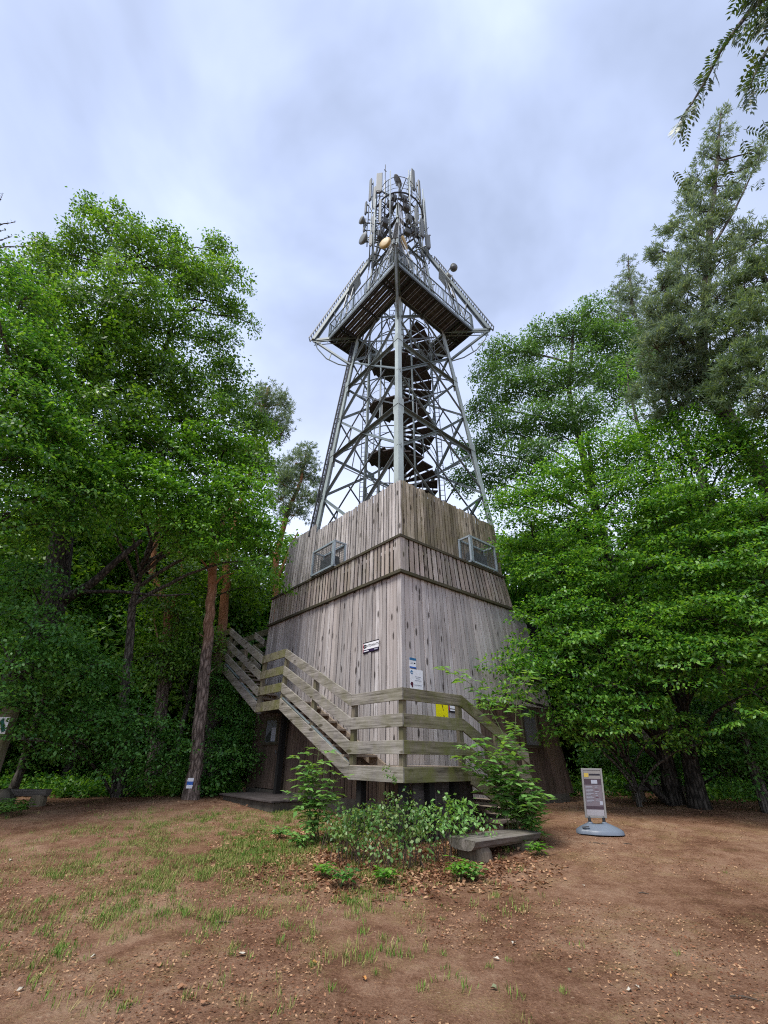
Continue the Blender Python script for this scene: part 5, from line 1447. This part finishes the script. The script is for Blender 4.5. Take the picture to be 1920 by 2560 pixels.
def boulder(c, r, label, seed):
    rng = np.random.default_rng(seed); n, m = 14, 9; vs, fs = [], []
    for j in range(m + 1):
        for i in range(n):
            th, ph = PI * j / m, 2 * PI * i / n
            d = np.array([math.sin(th) * math.cos(ph), math.sin(th) * math.sin(ph), math.cos(th)])
            k = 1 + .16 * math.sin(3 * ph + seed) * math.sin(th) + .10 * rng.normal()
            vs.append(d * r * np.array([1.1, .9, .85]) * (k if 0 < j < m else 1))
    for j in range(m):
        for i in range(n): fs.append((j * n + i, (j + 1) * n + i, (j + 1) * n + (i + 1) % n, j * n + (i + 1) % n))
    z = float(gz(c[0], c[1])); e = MB().add(vs, fs, True).build('boulder', M['concrete'])
    e.location = (c[0], c[1], z + r * .55); return tag(e, label, 'boulder')


bo = at(20, 2000, 11.9); boulder((bo[0] - .2, 11.9), .30, 'mossy grey boulder at the left picture edge under small leafy weeds', 4)

# leaning signpost at the left edge
pp = at(2, 1900, 11.2); pe = empty('trail_post', (pp[0] - .06, 11.2, float(gz(pp[0], 11.2))), 0, 'grey wooden post with white and green trail mark at the left edge', 'post')
MB().hexa([(-.17, -.13, -.1), (.14, -.13, -.1), (.14, .13, -.1), (-.17, .13, -.1), (-.30, -.12, 2.15), (-.02, -.12, 2.15), (-.02, .12, 2.15), (-.30, .12, 2.15)]).build('post', M['post'], pe, bevel=.03)
MB().hexa([(-.26, -.142, 1.58), (.015, -.142, 1.58), (.015, -.126, 1.58), (-.26, -.126, 1.58), (-.27, -.142, 1.92), (-.005, -.142, 1.92), (-.005, -.126, 1.92), (-.27, -.126, 1.92)]).build('mark_plate', M['white'], pe)
MB().hexa([(-.06, -.147, 1.60), (.010, -.147, 1.64), (.010, -.1425, 1.64), (-.06, -.1425, 1.60), (-.20, -.147, 1.84), (-.14, -.147, 1.90), (-.14, -.1425, 1.90), (-.20, -.1425, 1.84)]).build('green_stripe', M['green_print'], pe)
for z in (2.0, 1.02): MB().box(-.29 + (2.15 - z) * .055, .0 + (2.15 - z) * .06, -.145, -.124, z, z + .035).build('groove_band', M['logend'], pe)

# ------------------------------------------------------------------ pavement sign
sp_ = at(1487, 2078, 10.45); sz = float(gz(sp_[0], 10.45))
ps = empty('pavement_sign', (sp_[0] + .08, 10.45, sz), -.16, 'framed poster sign on a grey weighted base standing on the path at the right', 'sign')
TL = Matrix.Rotation(.0, 3, 'Y')


def pbox(x0, x1, y0, y1, z0, z1, lean=.05, sl=.12):
    def w_(x, y, z): return (x + (z - .3) * sl, y + (z - .3) * lean, z)
    return MB().hexa([w_(x0, y0, z0), w_(x1, y0, z0), w_(x1, y1, z0), w_(x0, y1, z0), w_(x0, y0, z1), w_(x1, y0, z1), w_(x1, y1, z1), w_(x0, y1, z1)])


Wf, Zb, Zt = .205, .25, 1.10
for args in ((-Wf, -Wf + .035, Zb, Zt), (Wf - .035, Wf, Zb, Zt)): pbox(args[0], args[1], -.02, .02, args[2], args[3]).build('frame_bar', M['alu'], ps, bevel=.004)
for z in (Zb, Zt - .035): pbox(-Wf + .036, Wf - .036, -.019, .019, z, z + .035).build('frame_bar', M['alu'], ps, bevel=.004)
i0 = Wf - .037
pbox(-i0, i0, -.010, .012, Zb + .036, Zt - .036).build('poster', M['poster'], ps)
hz = Zt - .036
pbox(-i0 + .004, i0 - .004, -.0135, -.0105, hz - .15, hz - .002).build('poster_header', M['poster_head'], ps)
pbox(-i0 + .01, -.07, -.0165, -.0138, hz - .12, hz - .05).build('poster_logo', M['ochre'], ps)
pbox(-.06, i0 - .012, -.0165, -.0138, hz - .09, hz - .06).build('poster_title', M['black'], ps)
pbox(-i0 + .004, i0 - .004, -.0135, -.0105, hz - .25, hz - .155).build('poster_band', M['poster_dark'], ps)
pbox(-.03, .09, -.0165, -.0138, hz - .235, hz - .17, ).build('poster_picture', M['grey_print'], ps)
pbox(-i0 + .004, i0 - .004, -.0135, -.0105, Zb + .14, Zb + .195).build('poster_band', M['poster_dark'], ps)
pbox(-i0 + .004, i0 - .004, -.0135, -.0105, Zb + .038, Zb + .138).build('poster_foot', M['poster_white'], ps)
rr2 = random.Random(5)
for k in range(12):
    z = hz - .29 - k * .024; x0 = -i0 + .02; pbox(x0, x0 + rr2.uniform(.09, .15), -.0135, -.0108, z, z + .007).build('text_line', M['grey_print'], ps)
for k in range(9):
    z = hz - .28 - k * .032; pbox(.03, .03 + rr2.uniform(.04, .10), -.0135, -.0108, z, z + .007).build('text_line', M['darkred' if k % 4 == 2 else 'grey_print'], ps)
pbox(.10, i0 - .01, -.0135, -.0108, Zb + .22, Zb + .28).build('poster_picture', M['grey_print'], ps)
for x in (-.135, .135):
    mb = MB()
    for k in range(6): mb.tube([(x, 0, .155 + k * .018), (x, .001, .163 + k * .018)], [.034, .034], 12)
    mb.tube([(x, 0, .14), (x, .0, .28)], .026, 10); mb.build('spring', M['steel_blk'], ps)
# base: flattened hull with a scooped front
n, m = 28, 7; vs, fs = [], []
for j in range(m):
    u = j / (m - 1); sc_, z = (1.0, .0) if j == 0 else (1.03 - .62 * u ** 1.3, .025 + .135 * u ** .9)
    for i in range(n):
        a = 2 * PI * i / n; ca, sa = math.cos(a), math.sin(a)
        x = .43 * abs(ca) ** .75 * (1 if ca > 0 else -1); y = .27 * abs(sa) ** .85 * (1 if sa > 0 else -1)
        dent = .06 * math.exp(-((ca + .55) / .22) ** 2) if sa < 0 else 0
        vs.append((x * sc_ * (1.08 if ca > 0 else 1.0), (y + dent) * sc_, z + .012 * math.cos(2 * a) * u))
for j in range(m - 1):
    for i in range(n): fs.append((j * n + i, j * n + (i + 1) % n, (j + 1) * n + (i + 1) % n, (j + 1) * n + i))
fs.append(tuple((m - 1) * n + i for i in range(n)))
MB().add(vs, fs, True).build('base', M['plastic'], ps)
for x in (-.135, .135): MB().tube([(x, 0, .150), (x, 0, .185)], [.055, .045], 12).build('spring_socket', M['plastic'], ps)
MB().beam((-.33, -.14, .105), (-.20, -.17, .125), .03, .02).build('grip_slot', M['eq_dark'], ps)

# ------------------------------------------------------------------ shrubs and herbs
def plant(name, label, cat, base, stems, leafm, rng, L=.11, W=.05, pairs=2, step=.16, pet=.13, up=.35, sr=.010, from_=.25, group=None, stemm='stem'):
    """stems with opposite compound leaves of pointed leaflets"""
    base = np.array([base[0], base[1], float(gz(base[0], base[1]))])
    e = empty(name, base, 0, label, cat, group); S, G = Geo(), Geo()
    for pts in stems:
        pts = np.asarray(pts, float); t = np.linspace(0, len(pts) - 1, len(pts) * 5); i = np.minimum(t.astype(int), len(pts) - 2); f = (t - i)[:, None]
        P_ = pts[i] * (1 - f) + pts[i + 1] * f; P_[1:-1] = (P_[:-2] + 2 * P_[1:-1] + P_[2:]) / 4
        v, q = np_tube(P_, np.linspace(sr, sr * .35, len(P_)), 6); S.add(v, q)
        seg = np.linalg.norm(np.diff(P_, axis=0), axis=1); cum = np.concatenate([[0], np.cumsum(seg)]); tot = cum[-1]; d_ = tot * from_; k = 0
        while d_ <= tot + 1e-6:
            j = min(np.searchsorted(cum, d_), len(P_) - 1); p = P_[j]; d0 = unit(P_[min(j + 1, len(P_) - 1)] - P_[max(j - 1, 0)])
            a0 = rng.uniform(0, 2 * PI)
            for sg in (0, PI):
                a = a0 + sg + rng.normal(0, .2); h = np.array([math.cos(a), math.sin(a), up + rng.normal(0, .15)]); h = unit(h); pl = pet * rng.uniform(.7, 1.3)
                tt = np.linspace(0, 1, 5)[:, None]; st_ = p + h * tt * pl * 2 - np.array([0, 0, 1]) * (tt ** 2) * pl * .5
                v, q = np_tube(st_, np.linspace(.003, .0012, 5), 4); S.add(v, q)
                s = unit(np.cross(h, (0, 0, 1)))
                c, dd, N, LL, WW = [], [], [], [], []
                for kk in range(pairs + 1):
                    pos = st_[-1 - (pairs - kk) * (3 // max(pairs, 1))] if kk < pairs else st_[-1]
                    for sd in ((-1, 1) if kk < pairs else (0,)):
                        c.append(pos); dd.append(h * (.55 if sd else 1) + s * sd + np.array([0, 0, -.35]) + rng.normal(0, .12, 3)); N.append(np.array([0, 0, 1.]) + h * .25 + rng.normal(0, .22, 3)); sz_ = rng.uniform(.7, 1.15); LL.append(L * sz_); WW.append(W * sz_)
                G.leaves(leaf_quads(np.array(c), np.array(dd), np.array(N), LL, WW, .15))
            d_ += step * rng.uniform(.7, 1.2); k += 1
    S.obj('stems', M[stemm], e, base); G.obj('leaves', M[leafm], e, base)
    return e


rng = np.random.default_rng(91)
# elder left of the landing
eb = at(790, 2010, 9.5)
stems = []
for tx, ty, Y in ((745, 1890, 9.3), (800, 1865, 9.3), (815, 1900, 9.2), (770, 1930, 9.2), (845, 1945, 9.2), (742, 1985, 9.2), (795, 1950, 9.1), (830, 1985, 9.1), (770, 1905, 9.4)):
    q = at(tx, ty, Y); p = np.array([eb[0] + rng.normal(0, .1), 9.45 + rng.normal(0, .08), .35]); stems.append([p, p * .45 + q * .55 + (0, 0, .10), q])
plant('elder_shrub', 'young elder shrub with fresh compound leaves left of the near landing', 'shrub', (eb[0], 9.45), stems, 'leaf_elder', rng, .16, .072, 2, .12, .11)
# elder right of the stair with two tall shoots
eb = at(1310, 2080, 9.7); stems = []
for pts in (((1312, 2060, 9.7), (1290, 1930, 9.6), (1287, 1840, 9.55), (1292, 1740, 9.5), (1318, 1690, 9.45)), ((1300, 2050, 9.75), (1290, 1900, 9.9), (1235, 1790, 10), (1180, 1710, 10), (1105, 1668, 9.95)),
            ((1330, 2060, 9.6), (1340, 2000, 9.5), (1362, 1985, 9.4))):
    stems.append([at(*k) for k in pts])
plant('elder_shrub', 'tall elder shoots arching up beside the right stair before the wall', 'shrub', (eb[0], 9.7), stems, 'leaf_elder', rng, .185, .078, 2, .16, .15, sr=.012)
stems = []
for tx, ty, Y in ((1170, 1870, 9.45), (1200, 1850, 9.5), (1230, 1880, 9.4), (1260, 1860, 9.5), (1290, 1900, 9.4), (1255, 1930, 9.35), (1300, 1950, 9.3), (1330, 1960, 9.4), (1320, 2020, 9.25), (1345, 1995, 9.5), (1160, 1895, 9.5), (1250, 1900, 9.6), (1280, 1950, 9.6), (1305, 1985, 9.15), (1345, 2060, 9.9), (1350, 2100, 9.8), (1330, 2085, 9.9)):
    q = at(tx, ty, Y); p = np.array([at(1305, 2060, 9.9)[0] + rng.normal(0, .16), 9.9 + rng.normal(0, .10), .35]); stems.append([p, p * .4 + q * .6 + (0, 0, .12), q])
plant('elder_shrub', 'dense elder bush covering the foot of the right stair', 'shrub', (at(1305, 2060, 9.9)[0], 9.9), stems, 'leaf_elder', rng, .185, .088, 2, .13, .11)


def bush(name, label, cat, lobes, leafm, seed, L=.062, W=.042, dens=4.5, per=34, stems=26, cr=(.14, .26), flat=.5):
    rng = np.random.default_rng(seed); c0 = np.mean([c for c, r in lobes], axis=0); base = np.array([c0[0], c0[1], float(gz(c0[0], c0[1]))])
    e = empty(name, base, 0, label, cat); G, S = Geo(), Geo()
    crown = broad_crown(G, lobes, rng, L=L * .70, W=W * .70, dens=dens, flat=flat, upw=.7, cr=cr, per=per * 6, shell=.35)
    for c, r, cc in crown:
        for j in rng.choice(len(cc), min(len(cc), stems), replace=False):
            g = np.array([c[0] + rng.normal(0, r * .4), c[1] + rng.normal(0, r * .3), 0]); g[2] = float(gz(g[0], g[1]))
            b = bend(g, cc[j], .12, rng, 6, .08); v, q = np_tube(b, np.linspace(.007, .002, 6), 4); S.add(v, q)
    if S.n: S.obj('stems', M['twig'], e, base)
    G.obj('leaves', M[leafm], e, base)
    return e


bush('bramble_bush', 'dense bramble bush with pale and green leaves under the near landing', 'bush',
     LB((815, 2060, 9.0, .22), (865, 2050, 8.85, .24), (920, 2040, 8.75, .24), (965, 2040, 8.65, .24), (1010, 2020, 8.55, .24), (1040, 2050, 8.5, .2), (860, 2070, 8.5, .26), (910, 2065, 8.4, .30), (960, 2070, 8.25, .30), (1000, 2080, 8.2, .27), (1040, 2085, 8.3, .24), (930, 2110, 8.05, .22), (975, 2120, 7.95, .18), (880, 2100, 8.3, .18)), 'leaf_bush', 81, dens=2.9, L=.062, W=.043)
bush('bramble_bush', 'smaller green bramble clump between the bush and the log bench', 'bush',
     LB((1085, 2035, 8.9, .24), (1125, 2030, 8.9, .26), (1160, 2045, 9.0, .24), (1110, 2070, 8.6, .20), (1190, 2065, 9.1, .18), (1075, 2075, 8.5, .16)), 'leaf_elder', 82, L=.085, W=.05, dens=3.0)
bush('ivy_trail', 'small climber hanging over the near landing fascia', 'climber', LB((965, 1925, 7.98, .07), (975, 1950, 7.97, .09), (978, 1985, 8.0, .07), (980, 2020, 8.1, .08)), 'leaf_bush', 83, L=.034, W=.028, dens=40, per=30, stems=0, cr=(.03, .06))
# broad leaved weeds in front of the bench and along the bush
for k, (px, py, Y, hgt, n, lab, lf) in enumerate([(1150, 2170, 7.75, .22, 9, 'broad leaved weed in front of the left end of the log bench', 'leaf_fresh'), (1180, 2180, 7.7, .16, 7, 'low weed under the left leg of the log bench', 'leaf_elder'), (965, 2135, 7.6, .16, 7, 'light green weed at the front of the bramble bush', 'leaf_fresh'),
                                                  (705, 2035, 9.6, .20, 6, 'small seedling in the dry leaves left of the elder shrub', 'leaf_elder'), (755, 2062, 9.0, .24, 8, 'leafy seedling in the dry leaves before the elder shrub', 'leaf_elder'), (855, 2145, 7.4, .20, 6, 'dark weed on the dry leaves left of the bramble bush', 'leaf_dark'), (812, 2120, 7.8, .14, 6, 'small weed beside the dark one on the dry leaves', 'leaf_fresh'),
                                                  (1345, 2125, 9.0, .16, 7, 'weed at the right end of the log bench', 'leaf_fresh'), (30, 1960, 11.6, .30, 9, 'weed in front of the boulder at the left edge', 'leaf_elder'), (60, 2000, 11.5, .24, 8, 'weed between the boulder and the mossy bench', 'leaf_horn'), (15, 2040, 11.2, .24, 8, 'lowest weed at the left picture edge by the boulder', 'leaf_elder')]):
    p = at(px, py, Y); rng = np.random.default_rng(200 + k); base = np.array([p[0], Y, float(gz(p[0], Y))]); st_ = []
    for j in range(n):
        a = rng.uniform(0, 2 * PI); r = hgt * rng.uniform(.3, .8); st_.append([base, base + np.array([math.cos(a) * r * .5, math.sin(a) * r * .5, hgt * .6]), base + np.array([math.cos(a) * r, math.sin(a) * r, hgt * rng.uniform(.7, 1.1)])])
    plant('weed', lab, 'weed', base[:2], st_, lf, rng, .10, .055, 1, .07, .045, sr=.004, from_=.5)

# ------------------------------------------------------------------ scatter on the ground
rng = np.random.default_rng(101)


def scatter_leaves(n, xr, yr, maskf, L, name, mat, label):
    x = rng.uniform(*xr, n * 4); y = rng.uniform(*yr, n * 4); k = rng.random(n * 4) < maskf(x, y); x, y = x[k][:n], y[k][:n]; m = len(x)
    p = np.stack([x, y, gz(x, y) + rng.uniform(.004, .022, m)], 1)
    d = unit(rng.normal(0, 1, (m, 3)) * np.array([1, 1, .22])); nrm = unit(np.array([0, 0, 1.]) + rng.normal(0, .38, (m, 3))); s = rng.uniform(.5, 1.35, m)
    G = Geo(); G.leaves(leaf_quads(p, d, nrm, L * s, L * .55 * s, .22)); o = G.obj(name, M[mat], None, (0, 0, 0)); tag(o, label, 'leaf litter', kind='stuff')


def bush_mask(x, y):
    d = np.hypot((x - .1) / 2.3, (y - 8.55) / 1.45); d2 = np.hypot((x + 1.2) / 1.4, (y - 9.2) / 1.3)
    return np.clip(1.25 - np.minimum(d, d2), 0, 1) * (vnoise(x * 2.2, y * 2.2, 8) * .7 + .45)


scatter_leaves(9000, (-3.4, 3.0), (6.6, 10.8), bush_mask, .062, 'leaf_litter', 'litter', 'rust brown dry leaves heaped round the bramble bush')
scatter_leaves(26000, (-8, 7.5), (3.6, 13), lambda x, y: (vnoise(x * .8, y * .8, 9) > .42) * np.clip(1.15 - .075 * y - .06 * np.clip(x, 0, 9), .12, 1) * .9, .028, 'leaf_litter', 'litter', 'small brown leaf scraps strewn over the trodden soil')
scatter_leaves(5000, (-14, 14), (12.8, 20), lambda x, y: np.full_like(x, .9), .06, 'leaf_litter', 'litter', 'dry leaves on the forest floor behind the clearing')


def grass_mask(x, y):
    a = vnoise(x * 1.3, y * 1.3, 12) * .40 + vnoise(x * 4.1, y * 4.1, 13) * .35 + vnoise(x * 9, y * 9, 14) * .25
    patch = np.exp(-(((x + 2.3) / 2.4) ** 2 + ((y - 9.2) / 2.7) ** 2)) * 1.0 + .45 * np.exp(-(((x + .9) / 1.5) ** 2 + ((y - 6.9) / 1.3) ** 2)) + .02 * np.exp(-((y - 5) / 2.2) ** 2) * (x < 1.6)
    return np.clip((a - .47) * 4.5, 0, 1) * patch


def tufts(n, xr, yr, maskf, blades, hgt, spread, name, label, wd=.006):
    x = rng.uniform(*xr, n * 12); y = rng.uniform(*yr, n * 12); k = rng.random(n * 12) < maskf(x, y); x, y = x[k][:n], y[k][:n]; m = len(x)
    rep = np.repeat(np.arange(m), blades); t = m * blades
    bx, by = x[rep] + rng.normal(0, spread, t), y[rep] + rng.normal(0, spread, t)
    p = np.stack([bx, by, gz(bx, by) - .004], 1); a = rng.uniform(0, 2 * PI, t); lean = np.abs(rng.normal(.45, .35, t))
    d = unit(np.stack([np.cos(a) * lean, np.sin(a) * lean, np.ones(t)], 1)); h = hgt * rng.uniform(.4, 1.2, t)
    nrm = np.stack([np.cos(a + 1.57), np.sin(a + 1.57), np.full(t, .4)], 1)
    G = Geo(); G.leaves(leaf_quads(p, d, np.cross(d, nrm), h, np.full(t, wd), .1)); o = G.obj(name, M['grass'], None, (0, 0, 0)); tag(o, label, 'grass', kind='stuff')


tufts(4200, (-8.5, 2.2), (4.4, 12.6), grass_mask, 11, .085, .030, 'grass', 'patchy yellow green grass on the left half of the clearing')
tufts(5200, (-8.5, 1.5), (6.0, 12.4), lambda x, y: np.exp(-(((x + 2.5) / 2.4) ** 2 + ((y - 9.4) / 2.3) ** 2)) * np.clip((vnoise(x * 2.7, y * 2.7, 15) - .35) * 2.2, 0, 1), 7, .040, .07, 'grass', 'short straw coloured turf between the grass tufts', .005)
# single tufts of greener grass in the foreground, each one countable
spots_g = [(905, 2340, 1), (910, 2335, .8), (425, 2285, .9), (430, 2245, .8), (460, 2395, .7), (140, 2390, 1), (75, 2425, 1), (80, 2460, 1.1), (305, 2530, 1), (540, 2330, 1), (578, 2392, .9), (780, 2420, .8), (828, 2478, 1), (1055, 2480, .9), (1107, 2390, .8), (1225, 2420, .7), (940, 2440, .7), (275, 2410, .7), (1270, 2405, .6), (1410, 2487, .8), (1695, 2388, .7), (215, 2240, .8), (35, 2330, .9), (1105, 2300, .6), (1815, 2185, .6), (720, 2240, .8)]
gproto = None
for k, (px, py, s) in enumerate(spots_g):
    v_ = None
    for Y in np.linspace(3.2, 9, 240):
        q = at(px, py, Y)
        if q[2] <= float(gz(q[0], Y)): v_ = (q[0], Y); break
    if v_ is None: continue
    x0, y0 = v_; z0 = float(gz(x0, y0))
    if k % 6 == 0 or gproto is None:
        t = 34; a = rng.uniform(0, 2 * PI, t); p = np.stack([rng.normal(0, .035, t), rng.normal(0, .03, t), np.full(t, -.006)], 1); lean = np.abs(rng.normal(.5, .35, t)); d = unit(np.stack([np.cos(a) * lean, np.sin(a) * lean, np.ones(t)], 1))
        G = Geo(); G.leaves(leaf_quads(p, d, np.cross(d, np.stack([np.cos(a + 1.57), np.sin(a + 1.57), np.full(t, .4)], 1)), .075 * rng.uniform(.5, 1.2, t), np.full(t, .0055), .1))
        gproto = o = G.obj('grass_tuft', M['grass'], None, (0, 0, 0))
    else: o = gproto.copy(); COL.objects.link(o)
    o.location = (x0, y0, z0); o.rotation_euler = (0, 0, k * 1.3); o.scale = (s, s, s)
    tag(o, 'small green grass tuft alone on the bare soil of the near clearing', 'grass tuft', 'lone grass tufts on the near soil')
# pale fallen leaves lying on the soil
lp = None
spots_l = [(605, 2392, .11, 1), (395, 2420, .10, 0), (455, 2475, .09, 0), (785, 2412, .07, 2), (50, 2482, .07, 1), (320, 2515, .09, 0), (25, 2153, .10, 1), (1285, 2362, .08, 1), (1240, 2402, .07, 1), (1425, 2430, .07, 3), (1575, 2485, .06, 1), (1595, 2475, .06, 1), (1680, 2445, .06, 2), (1770, 2405, .05, 0), (1460, 2218, .06, 1), (510, 2515, .08, 0), (910, 2455, .07, 2), (232, 2397, .06, 1), (1235, 2480, .08, 3)]
LM = [M['litter'], paint('pale_dry_leaf', (.50, .46, .38), .7, dirt=.25), paint('orange_leaf', (.48, .22, .06), .7, dirt=.25), paint('olive_leaf', (.17, .19, .10), .7, dirt=.3)]
for k, (px, py, L, mi) in enumerate(spots_l):
    v_ = None
    for Y in np.linspace(3.2, 9, 240):
        q = at(px, py, Y)
        if q[2] <= float(gz(q[0], Y)): v_ = (q[0], Y); break
    if v_ is None: continue
    rl = random.Random(k); n = 9; vs = [(0, 0, .012)]; L = L * .8
    for i in range(n):
        a = 2 * PI * i / n; r = L * (.5 + .14 * math.cos(a * 3 + k)) * rl.uniform(.85, 1.1); vs.append((r * math.cos(a), r * .55 * math.sin(a), .006 + .022 * abs(math.sin(a)) * rl.uniform(.3, 1.2)))
    o = MB().add(vs, [(0, i + 1, (i + 1) % n + 1) for i in range(n)], True).build('fallen_leaf', LM[mi]); x0, y0 = v_
    o.location = (x0, y0, float(gz(x0, y0)) + .004); o.rotation_euler = (0, 0, k * 1.9)
    tag(o, ['brown', 'pale grey', 'orange', 'olive'][mi] + ' curled fallen leaf lying on the near soil', 'leaf', ['brown', 'pale', 'orange', 'olive'][mi] + ' fallen leaves on the near soil')
# twigs
for k, (px, py, dx, L) in enumerate([(1870, 2505, .9, .22), (1495, 2110, .9, .3), (1570, 2112, .7, .14), (1610, 2237, .8, .12), (560, 2310, -.5, .2)]):
    for Y in np.linspace(3.2, 11, 300):
        q = at(px, py, Y)
        if q[2] <= float(gz(q[0], Y)): break
    o = MB().tube([(-L / 2, 0, .008), (-L * .1, .012, .014), (L / 2, -.006, .008)], [.006, .007, .004], 6).build('twig', M['twig']); o.location = (q[0], Y, float(gz(q[0], Y))); o.rotation_euler = (0, 0, -.4 * dx)
    tag(o, 'short dry twig lying on the bare soil of the path', 'twig', 'twigs on the soil')
# undergrowth along the forest edge
Gu = Geo(); ru = np.random.default_rng(121); lobes = []
for k in range(90):
    x = ru.uniform(-14, -4.6); y = 15.0 + .05 * (x + 9) ** 2 * .3 + ru.uniform(-.5, 1.6); lobes.append((np.array([x, y, float(gz(x, y)) + .16]), ru.uniform(.18, .36)))
for k in range(46):
    x = ru.uniform(5.8, 16); y = 16.2 + ru.uniform(-.4, 2.2) - .10 * (x - 6); lobes.append((np.array([x, y, float(gz(x, y)) + .15]), ru.uniform(.16, .34)))
for k in range(110):
    x = ru.uniform(-22, -7); y = ru.uniform(17.5, 27); lobes.append((np.array([x, y, float(gz(x, y)) + .35]), ru.uniform(.45, .8)))
for k in range(60):
    x = ru.uniform(8, 22); y = ru.uniform(17, 26); lobes.append((np.array([x, y, float(gz(x, y)) + .3]), ru.uniform(.4, .7)))
broad_crown(Gu, lobes, ru, L=.09, W=.05, dens=2.6, flat=.5, upw=.8, cr=(.18, .34), per=120, shell=.4)
tag(Gu.obj('undergrowth', M['leaf_horn'], None, (0, 0, 0)), 'low leafy undergrowth along the edge of the wood', 'undergrowth', kind='stuff')
